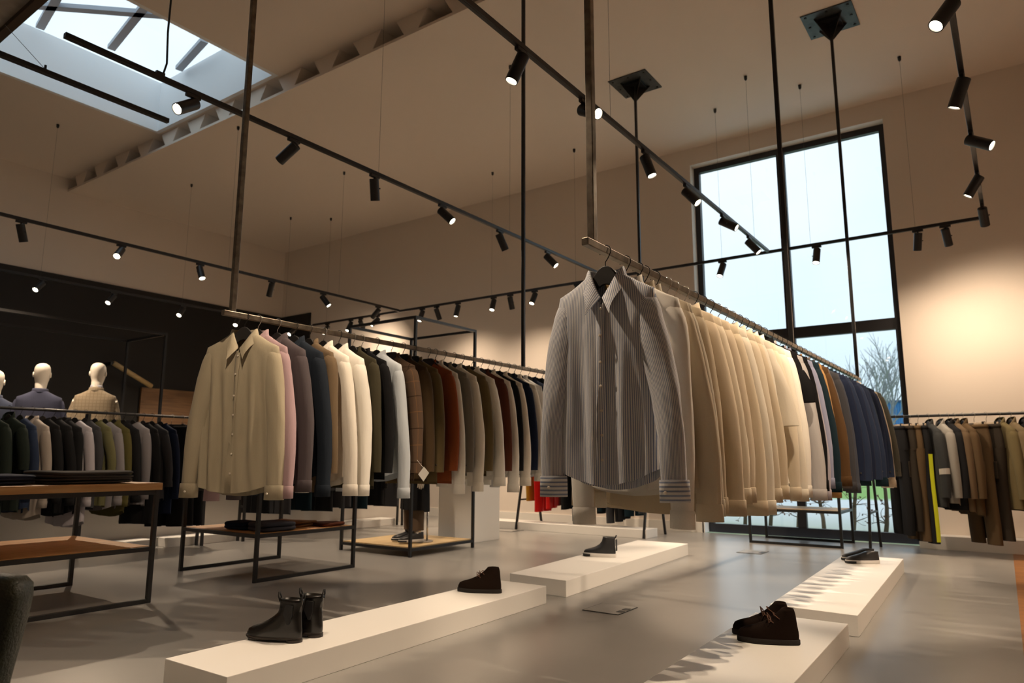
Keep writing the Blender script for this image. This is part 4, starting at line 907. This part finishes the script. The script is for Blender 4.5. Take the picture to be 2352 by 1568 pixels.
for i, (u_, look, kd, mt, L_) in enumerate(wr):
    x = max(aty(u_, 954, YR).x, prev+.062); prev = x; r = random.Random(5000+i); rz = math.radians(-90+r.uniform(30, 40)); lb = f'{look} hanging {ordn(i+1)} from the window end of workwear rack'
    grp = 'workwear on the rack'
    if kd == 'T':
        t = trousers('work_trousers', lb, (x, YR, ZR), rz, mt, 5100+i, d=.05, L=L_, group=grp, stripe=HIV if 'yellow' in look else None)
        if 'red' in look: MB().box((-.04, -.062, -.42), (.05, -.058, -.30)).build('red_label', plain('red_tag', (.45, .02, .02), .6), t)
        clip_hanger((x, YR, ZR), rz, f'pale clip hanger of {look}, {ordn(i+1)} on workwear rack', group='clip hangers on the workwear rack')
    else:
        t = top_garment({'V': 'body_warmer', 'P': 'puffer_jacket', 'J': 'work_jacket'}[kd], lb, {'V': 'vest'}.get(kd, 'jacket'), (x, YR, ZR), rz, mt, {'V': 'vest', 'P': 'puffer', 'J': 'work'}[kd], 5200+i, d=.055, L=L_, group=grp, sl=.60, **({} if kd != 'V' else {'nd': .09}))
        if 'tape' in look:
            pass
        if 'reflective' in look:
            for ch in list(t.children):
                if ch.name.startswith('sleeve'):
                    pts = [v.co for v in ch.data.vertices]; n_ = 14; rows_ = [pts[k*n_:(k+1)*n_] for k in range(len(pts)//n_)]
                    a_, b_ = rows_[8], rows_[9]; c_ = sum(a_, Vector())/n_
                    m = MB(); m.loft([[q+(q-c_)*.06 for q in a_], [q+(q-sum(b_, Vector())/n_)*.06 for q in b_]], uvs=lambda i, k: (k*.02, i*.05)); m.build('reflective_band', TAPE, ch)
        coat_hanger((x, YR, ZR), rz, f'hanger of the {look}, {ordn(i+1)} on the workwear rack', sh=.18, group='hangers on the workwear rack', chrome=True)
# ------------------------------------------------------------------ shoes
def shoe(name, label, heel, toe, kind, group=None, L=.30):
    h, q = Vector((heel[0], heel[1], heel[2] if heel[2] is not None else PT)), Vector(toe); d = (q-h); t = thing(name, label, {'chelsea': 'boot', 'desert': 'boot'}.get(kind, 'sneaker'), tuple(h), math.atan2(d.y, d.x), group)
    W = .050
    def ring(x0, x1, w, z, n=36, toew=.75, hw=.72, tilt=0.):
        pts = []
        for k in range(n):
            a = 2*PI*k/n; c, s_ = math.cos(a), math.sin(a); x = lerp(x0, x1, (c+1)/2); f = (x-x0)/(x1-x0+1e-6)
            ww = w*lerp(hw, 1, min(1, f/.65)) if f < .65 else w*lerp(1, toew, ((f-.65)/.35)**2)
            pts.append(Vector((x, ww*math.copysign(abs(s_)**.8, s_), z+tilt*(x-x0)/L)))
        return pts
    k = L/.30
    sol = {'chelsea': (.022, M_SOLE, .006), 'desert': (.026, M_CREPE, .006), 'hightop': (.034, M_RUBBER, .005), 'low': (.030, M_RUBBER, .005)}[kind]
    m = MB(); m.loft([ring(-.002, L, W*1.02, 0), ring(-.005, L+.004, W*1.08, .004), ring(-.005, L+.004, W*1.08, sol[0]-.002), ring(-.002, L+.002, W*1.03, sol[0])], True, True)
    if kind == 'chelsea':
        m = MB(); m.loft([ring(-.003, L+.003, W*1.06, .012), ring(-.004, L+.005, W*1.08, .016), ring(-.004, L+.005, W*1.08, .022), ring(-.001, L+.002, W*1.03, .024)], True, True)
        hb_ = MB(); hb_.loft([ring(-.002, .075, W*.80, 0), ring(-.003, .078, W*.82, .013)], True, True); hb_.build('heel_block', M_SOLE, t, bevel=.002)
        fs = MB(); fs.loft([ring(.12, L-.01, W*.9, .003), ring(.10, L, W, .012)], True, True); fs.build('forefoot_sole', M_SOLE, t)
    m.build('sole', sol[1], t, True)
    z0 = sol[0]-.001
    prof = {'chelsea': [(0, L, 1, z0), (-.002, L-.001, 1.02, z0+.014), (-.002, L-.010, 1.0, z0+.030), (-.001, L-.035, .96, z0+.043), (.001, L-.075, .90, z0+.056), (.002, L-.115, .84, z0+.074), (.004, L-.150, .78, z0+.095), (.006, L-.172, .72, z0+.115), (.004, L-.180, .68, z0+.140), (.000, L-.180, .70, z0+.165), (-.004, L-.176, .72, z0+.182)],
            'desert': [(0, L, 1.0, z0), (-.001, L-.002, 1.03, z0+.016), (0, L-.012, 1.0, z0+.034), (.002, L-.040, .96, z0+.046), (.004, L-.085, .90, z0+.058), (.006, L-.125, .84, z0+.075), (.008, L-.160, .78, z0+.095), (.010, L-.185, .70, z0+.115), (.014, L-.203, .66, z0+.132), (.018, L-.212, .66, z0+.142)],
            'hightop': [(0, L, 1, z0), (-.001, L-.003, 1.0, z0+.012), (0, L-.016, .97, z0+.026), (.002, L-.055, .92, z0+.038), (.004, L-.11, .84, z0+.055), (.006, L-.155, .74, z0+.080), (.006, L-.180, .67, z0+.110), (.004, L-.188, .66, z0+.135), (.002, L-.190, .68, z0+.150)],
            'low': [(0, L, 1, z0), (-.001, L-.003, 1.0, z0+.012), (0, L-.018, .97, z0+.024), (.001, L-.06, .90, z0+.036), (.003, L-.11, .82, z0+.050), (.004, L-.150, .72, z0+.064), (.003, L-.175, .66, z0+.074)]}[kind]
    rings = []
    for x0, x1, w_, z in prof: rings.append(ring(x0, x1, W*w_, z, tilt=.0))
    # collar line dips at the sides
    x0, x1, w_, z = prof[-1]; inn = [p*1 for p in ring(x0+.006, x1-.006, W*w_*.86, z-.002)]
    rings.append(inn); rings.append([Vector((p.x, p.y*.9, z-.06)) for p in inn])
    mt = {'chelsea': M_LEATHER, 'desert': M_SUEDE, 'hightop': M_LEATHER2, 'low': M_LEATHER2}[kind]
    up = MB().loft(rings, False, True).build('upper', mt, t, True)
    if kind == 'chelsea':
        for sy in (-1, 1):
            m = MB(); pts = [(.035, .175), (.075, .178), (.085, .13), (.062, .085), (.050, .085), (.035, .13)]
            m.prism(pts, sy*.034-.004, sy*.034+.004, axis=1); m.build('elastic_panel', M_ELASTIC, t, bevel=.002)
        for x, tl in ((.0, -.006), (L-.182, .010)):
            m = MB(); b0 = Vector((x+.002, 0, z0+.165)); m.tube([b0+Vector((-tl*.3, -.010, 0)), b0+Vector((tl*.6, -.011, .024)), b0+Vector((tl, -.004, .043)), b0+Vector((tl, .004, .043)), b0+Vector((tl*.6, .011, .024)), b0+Vector((-tl*.3, .010, 0))], .0042, 6); m.build('pull_tab', M_ELASTIC, t, True)
    if kind == 'desert':
        for j in range(2):
            x = L-.150-.028*j; z = z0+.088+.020*j
            MB().tube([(x-.02, -W*.80, z-.012), (x+.004, -W*.45, z+.004), (x+.006, 0, z+.008), (x+.004, W*.45, z+.004), (x-.02, W*.80, z-.012)], .0028, 6).build('lace', M_LACE, t, True)
        xx, zz = L-.155, z0+.100
        for sy in (-1, 1): MB().tube([(xx, 0, zz), (xx+.012, sy*.030, zz+.010), (xx+.006, sy*.052, zz-.022), (xx-.004, sy*.03, zz-.015), (xx, 0, zz)], .0024, 6).build('lace', M_LACE, t, True)
    if kind in ('hightop', 'low'):
        m = MB(); m.loft([ring(L*.66, L+.006, W*1.09, .005, toew=.7, hw=1.0), ring(L*.66, L+.0065, W*1.10, sol[0]*.72, toew=.7, hw=1.0)], True, True); m.build('toe_bumper', M_ELASTIC, t, True)
    if kind == 'hightop':
        MB().tube([(.002, -.01, z0+.14), (-.008, -.01, z0+.165), (-.008, .01, z0+.165), (.002, .01, z0+.14)], .004, 6).build('pull_tab', M_ELASTIC, t, True)
        MB().box((-.012, -.016, .06), (-.004, .016, z0+.13)).build('heel_strap', M_ELASTIC, t, bevel=.003)
    return t
M_LEATHER = plain('black_calf', (.007, .006, .005), .25, coat=.15); M_LEATHER2 = plain('black_soft_leather', (.02, .021, .023), .35); M_SUEDE = plain('brown_suede', (.013, .007, .0045), .95, bump=.3, bscale=400, spec=.1); M_SOLE = plain('leather_sole', (.02, .014, .010), .5); M_CREPE = plain('dark_crepe', (.010, .007, .005), .85, bump=.3, bscale=200); M_RUBBER = plain('white_rubber', (.62, .60, .57), .6); M_ELASTIC = plain('black_elastic', (.012, .012, .013), .8); M_LACE = plain('brown_lace', (.10, .042, .022), .8)
GS = 'shoes on the plinths'
shoe('chelsea_boot', 'polished black chelsea boot standing nearest on the long plinth', (-2.955, 2.405, None), (-3.26, 2.30, 0), 'chelsea', GS, .305)
shoe('chelsea_boot', 'polished black chelsea boot standing behind its twin on the long plinth', (-2.958, 2.535, None), (-3.26, 2.43, 0), 'chelsea', GS, .305)
shoe('desert_boot', 'brown suede desert boot alone at the far end of long plinth', (-2.935, 4.035, None), (-3.23, 3.925, 0), 'desert', GS, .305)
shoe('high_top_sneaker', 'black high-top sneaker with white sole alone on its plinth', (-3.13, 6.09, None), (-3.46, 6.03, 0), 'hightop', GS, .31)
shoe('desert_boot', 'brown suede desert boot with tied lace, nearer of the pair', (-.965, 3.79, None), (-1.25, 3.70, 0), 'desert', GS, .285)
shoe('desert_boot', 'brown suede desert boot half hidden behind its laced twin', (atz(1818, 1462, PT).x, atz(1818, 1462, PT).y, None), tuple(atz(1702, 1455, PT)), 'desert', GS, .285)
shoe('low_sneaker', 'low black sneaker with white heel, nearer of the pair', (-1.10, 7.12, None), (-1.33, 6.98, 0), 'low', GS, .285)
shoe('low_sneaker', 'low black sneaker standing behind its twin near the window', (-1.16, 7.30, None), (-1.40, 7.17, 0), 'low', GS, .285)
# ------------------------------------------------------------------ folded clothes
def folded(label, c, rz, w, l, hs, mt, cat='jeans', name='folded_jeans', group='folded clothes on the tables'):
    t = thing(name, label, cat, c, rz, group); z = 0; r = random.Random(int(c[0]*1000+c[1]*77))
    for i, h in enumerate(hs):
        n = 40; rings = []
        def rr(g, zz, i=i):
            pts = []
            for k in range(n):
                a = 2*PI*k/n; ca, sa = math.cos(a), math.sin(a)
                pts.append(Vector((w/2*g*math.copysign(abs(ca)**.35, ca)*(1+.015*math.sin(3*a+i)), l/2*g*math.copysign(abs(sa)**.35, sa)*(1+.015*math.cos(2*a+i*2)), zz+.004*math.sin(2*a+i*1.7))))
            return pts
        for g, f in ((.94, .02), (.985, .2), (1., .5), (.985, .8), (.94, .98), (.5, 1.02)): rings.append(rr(g, z+.004+h*f))
        m = MB(); m.loft(rings, True, True, uvs=lambda i, k: (k*.03, i*.05)); m.build('fold', mt, t, True); z += h
    return t
DEN1 = F('denim_mid', (.07, .11, .20), weave=.3); DEN2 = F('denim_dark', (.04, .05, .085), weave=.3); DEN3 = F('denim_black', (.07, .06, .052), weave=.3)
p = atz(20, 1108, .83); folded('folded mid blue jeans at the cut-off end of the oak table', (-5.42, 1.42, .831), 0, .36, .34, (.022, .022), DEN1)
folded('folded dark navy jeans in the middle of the oak table', (-5.50, 1.90, .831), .05, .46, .40, (.02, .02, .02), DEN2)
folded('stack of folded charcoal jeans at the leg end of the oak table', (-5.46, 2.42, .831), -.04, .62, .56, (.018, .018, .022, .022), DEN3)
folded('folded black jersey on the lower shelf of folded-clothes table', (-5.72, 3.98, .39), .1, .30, .28, (.03, .03), NAVY, 'jumper', 'folded_jumper')
folded('folded slate grey jumper on the lower shelf of folded-clothes table', (-5.40, 4.02, .39), -.1, .30, .34, (.035, .035), F('slate_knit', (.06, .06, .075), weave=.4), 'jumper', 'folded_jumper')
folded('folded tan brown scarf on the lower shelf of folded-clothes table', (-5.62, 4.40, .39), .25, .40, .32, (.022, .022), F('tan_scarf', (.20, .09, .03), weave=.3), 'scarf', 'folded_scarf')
folded('dark brown folded knit by the far leg of folded-clothes table', (-5.38, 4.62, .39), -.2, .26, .26, (.03,), DRUST, 'jumper', 'folded_jumper')
# ------------------------------------------------------------------ mannequins
def adopt(gt, owner, partname, loc):
    ch = list(gt.children); head = ch[0]; head.name = partname; head.parent = owner; head.location = loc
    for c_ in ch[1:]:
        gl = list(c_.children); c_.parent = head
    bpy.data.objects.remove(gt)
    for c_ in ch[1:]:      # at most one level below the garment
        for g_ in list(c_.children): g_.parent = head
def mannequin(label, loc, rz, height, jacket, trouser, shirt=None, coat=False, shoes_=True):
    t = thing('mannequin', label, 'mannequin', loc, rz); k = height/1.85; m = MB(); n = 28
    def el(c, rx, ry, z, bump=0.): return [Vector((c[0]+rx*math.cos(2*PI*i/n), c[1]+ry*math.sin(2*PI*i/n)-(bump if i == n*3//4 else bump*.45 if i in (n*3//4-1, n*3//4+1) else 0), z)) for i in range(n)]
    hz = height
    rings = [el((0, .03), .055*k, .055*k, hz-.36), el((0, .025), .052*k, .054*k, hz-.29), el((0, .012), .056*k, .060*k, hz-.25), el((0, -.012), .058*k, .078*k, hz-.222, .006), el((0, -.010), .066*k, .090*k, hz-.19, .004), el((0, -.005), .072*k, .096*k, hz-.155, .016), el((0, 0), .076*k, .100*k, hz-.12, .010), el((0, .004), .077*k, .102*k, hz-.09, 0), el((0, .008), .073*k, .097*k, hz-.055), el((0, .010), .058*k, .078*k, hz-.024), el((0, .010), .03*k, .04*k, hz-.005), el((0, .010), .004, .005, hz)]
    m.loft(rings, True, True)
    for sd in (-1, 1):   # ears
        m.loft([[Vector((sd*(.074*k+dx), .012+g*.020*math.cos(a), hz-.135+g*.032*math.sin(a))) for a in [2*PI*i/12 for i in range(12)]] for dx, g in ((-.006, .9), (.008, 1.), (.012, .7))], True, True)
    zsh = hz-.36
    m.loft([el((0, .02), .16*k, .085*k, zsh-.06), el((0, .02), .17*k, .10*k, zsh-.2), el((0, .01), .14*k, .095*k, zsh-.45), el((0, .01), .165*k, .105*k, zsh-.62), el((0, .01), .10, .08, zsh-.72)], True, True)
    for sd in (-1, 1):
        hx_ = sd*.245*k; hzz = zsh-.72
        m.tube([(sd*.185*k, .02, zsh-.1), (sd*.225*k, .02, zsh-.38), (hx_, 0, zsh-.62), (hx_, -.01, hzz)], [.036, .034, .028, .024], 12)
        m.loft([[Vector((hx_+.016*g*math.cos(a), -.012+.040*g*math.sin(a), hzz+.01-z)) for a in [2*PI*i/12 for i in range(12)]] for z, g in ((0, .75), (.03, 1.), (.07, 1.05), (.09, .95))], True, True)
        for j, fl_ in enumerate((.062, .075, .080, .070)):
            y_ = -.042+.020*j; m.tube([(hx_, y_, hzz-.07), (hx_-sd*.004, y_-.004, hzz-.07-fl_*.5), (hx_-sd*.014, y_-.006, hzz-.07-fl_)], [.0095, .0085, .007], 7)
        m.tube([(hx_, -.045, hzz-.02), (hx_-sd*.006, -.068, hzz-.05), (hx_-sd*.012, -.074, hzz-.085)], [.011, .010, .008], 7)
        m.tube([(sd*.09*k, .01, zsh-.66), (sd*.105*k, 0, zsh-1.05), (sd*.11*k, .015, .10)], [.075, .055, .036], 14)
        m.tube([(sd*.11*k, .015, .12), (sd*.11*k, -.02, .055), (sd*.112*k, -.13, .03), (sd*.113*k, -.17, .022)], [.036, .04, .034, .018], 12)
    m.build('mannequin_body', M_MANN, t, True)
    nz = hz-.285*k
    g = top_garment('tmp', 'x', 'x', (0,0,0), 0, jacket, 'jacket' if not coat else 'coat', int(height*1000), d=.125, L=(.86 if not coat else 1.18), sl=.60, sh=.215, chest=.225, hem=.235, nz=-.02, nd=.12, swing=.045, nw=.075, back=.015)
    adopt(g, t, 'suit_jacket' if not coat else 'overcoat', (0, 0, nz))
    if shirt:
        cs = Shape(d=.085, nw=.062, nz=0, nd=.06); collar(cs, n=20).build('shirt_collar', shirt, t, True, loc=(0, .015, nz+.005))
    g = trousers('tmp', 'x', (0,0,0), 0, trouser, 77, d=.085, L=nz-.66+.02, w=.175, z0=0, rb=.062, pockets=False)
    adopt(g, t, 'trousers', (0, .01, nz-.52))
    if shoes_:
        for sd in (-1, 1):
            sh_ = shoe('tmp', 'x', (0, 0, 0), (0, -1, 0), 'low', None, .29)
            sh_.rotation_euler = (0, 0, 0)
            cc = list(sh_.children)
            for c_ in cc: c_.data.transform(Matrix.Rotation(-PI/2, 4, 'Z'))
            adopt(sh_, t, 'sneaker', (sd*.112*k, .085, 0))
    mb = MB(); mb.lathe([(.17, 0), (.17, .008), (.165, .01)], (0, .06, -.0105), 36); mb.build('base_disc', M_GLASSDISC, t, True)
    MB().tube([(.0, .17, -.0), (.0, .17, .35)], .010, 10).build('support_rod', M_CHROME, t, True)
    return t
M_GLASSDISC = plain('smoked_glass', (.25, .23, .2), .08)
BLUEJ = F('blue_suit', (.060, .065, .105)); BEIGEJ = F('beige_check', (.30, .24, .165), pattern='finecheck', col2=(.24, .19, .125)); SLATEJ = F('slate_suit', (.05, .06, .095))
rb = math.atan2(.5, -.86)+PI/2
for (u, v, lab, jk, shc) in ((-6, 850, 'white mannequin cut off by picture edge, wearing slate blue jacket', SLATEJ, None), (100, 834, 'white headed mannequin seen from behind in a blue suit jacket', BLUEJ, None), (228, 833, 'white headed mannequin seen from behind in a beige checked jacket', BEIGEJ, F('pale_blue_shirt', (.42, .42, .48)))):
    p = atx(u, v, -9.06 if u > 0 else -9.28); mannequin(lab, (p.x, p.y, .112), rb+math.radians({-6: 10, 100: 4, 228: -6}[u]), p.z-.112, jk, CHARC, shc)
mannequin('mannequin in long dark coat, brown trousers and sneakers on the oak base', (-5.62, 6.05, .112), math.atan2(-.90, -.43)+PI/2, 1.80, BLACK, F('brown_trousers', (.12, .085, .06)), WHITE, True)
# ------------------------------------------------------------------ leaning pole by the black wall
a_, b_ = atx(232, 828, -9.2), atx(332, 884, -9.2)
t = thing('wooden_pole', 'pale wooden pole slanting in front of the black wall', 'pole', tuple(a_)); 
MB().tube([Vector((-13.2, 6.25, 2.70))-a_, Vector((-13.35, 7.05, 2.36))-a_], .045, 10).build('pole_rod', wood('pole_wood', (.45, .32, .15), (.6, .45, .22)), t, True)
MB().box(tuple(Vector((-13.54, 6.2, 2.66))-a_), tuple(Vector((-13.2, 6.26, 2.72))-a_)).build('bracket', M_STEEL, t)
# ------------------------------------------------------------------ armchair at the edge of view
M_GLEATHER = plain('green_leather', (.032, .036, .022), .42, bump=.35, bscale=140, var=.25, vscale=30)
P0 = atz(67, 1342, .70); cpos = P0-CAMR*.29; fwd = Vector((-CAMF.x, -CAMF.y, 0)).normalized()
t = thing('armchair', 'dark green leather armchair cut off by picture corner, its back towards the table', 'armchair', (cpos.x, cpos.y, 0), math.atan2(CAMR.y, CAMR.x))
def srect(cx, cy, a, b, z, n=40, e=.45): return [Vector((cx+a*math.copysign(abs(math.cos(2*PI*k/n))**e, math.cos(2*PI*k/n)), cy+b*math.copysign(abs(math.sin(2*PI*k/n))**e, math.sin(2*PI*k/n)), z)) for k in range(n)]
m = MB(); m.loft([srect(0, .06, .20, .05, .30), srect(0, .05, .222, .055, .46), srect(0, .02, .268, .06, .62), srect(0, .0, .286, .062, .67), srect(0, 0, .285, .058, .70), srect(0, 0, .27, .046, .718), srect(0, 0, .22, .02, .726)], True, True); m.build('backrest', M_GLEATHER, t, True)
m = MB(); m.loft([srect(0, -.26, .24, .25, .30), srect(0, -.26, .26, .27, .33), srect(0, -.26, .26, .27, .41), srect(0, -.26, .23, .24, .44)], True, True); m.build('seat', M_GLEATHER, t, True)
for sx in (-1, 1):
    for sy in (-.46, -.03): MB().tube([(sx*.2, sy, .30), (sx*.24, sy+(-.02 if sy < -.2 else .02), 0)], [.018, .011], 8).build('leg', M_STEEL, t, True)
# ------------------------------------------------------------------ daylight, view, camera
wd = bpy.data.worlds.new('overcast'); scene.world = wd; wd.use_nodes = True; nt = wd.node_tree; bg = nt.nodes['Background']
tc = nt.nodes.new('ShaderNodeTexCoord'); nz_ = nt.nodes.new('ShaderNodeTexNoise'); nz_.inputs['Scale'].default_value = 2.2; nz_.inputs['Detail'].default_value = 4
rp = nt.nodes.new('ShaderNodeValToRGB'); rp.color_ramp.elements[0].position = .35; rp.color_ramp.elements[1].position = .7
rp.color_ramp.elements[0].color = (.64, .79, .90, 1); rp.color_ramp.elements[1].color = (.84, .93, 1., 1)
nt.links.new(tc.outputs['Generated'], nz_.inputs['Vector']); nt.links.new(nz_.outputs['Fac'], rp.inputs['Fac']); nt.links.new(rp.outputs['Color'], bg.inputs['Color'])
bg.inputs['Strength'].default_value = .74
def portal(loc, rot, sx, sy):
    l = bpy.data.lights.new('daylight_portal', 'AREA'); l.shape = 'RECTANGLE'; l.size = sx; l.size_y = sy; l.cycles.is_portal = True
    o = bpy.data.objects.new('daylight_portal', l); COL.objects.link(o); o.location = loc; o.rotation_euler = rot
portal((-2.395, WY1+.28, 2.7), (-PI/2, 0, 0), 2.58, 5.4)
portal(((SX0+SX1)/2, (SY0+SY1)/2, SZ+.05), (0, 0, 0), SX1-SX0, SY1-SY0)

cam = bpy.data.cameras.new('camera'); co = bpy.data.objects.new('camera', cam); COL.objects.link(co)
M = Matrix.Identity(4)
for i in range(3): M[i][0] = CAMR[i]; M[i][1] = CAMU[i]; M[i][2] = -CAMF[i]; M[i][3] = EYE[i]
co.matrix_world = M
cam.sensor_width = 36; cam.lens = FPX*36/2352; cam.clip_start = .05; cam.clip_end = 300
cam.dof.use_dof = True; cam.dof.focus_distance = 2.9; cam.dof.aperture_fstop = 4.0
scene.camera = co
vs = scene.view_settings; vs.view_transform = 'Standard'; vs.look = 'None'; vs.gamma = 1; vs.use_curve_mapping = False; vs.exposure = 0.9
cy = scene.cycles; cy.use_denoising = True; cy.max_bounces = 7; cy.diffuse_bounces = 4; cy.glossy_bounces = 3; cy.transparent_max_bounces = 10; cy.transmission_bounces = 3
cy.sample_clamp_indirect = 6; cy.caustics_reflective = False; cy.caustics_refractive = False; cy.use_light_tree = True; cy.blur_glossy = 1.0
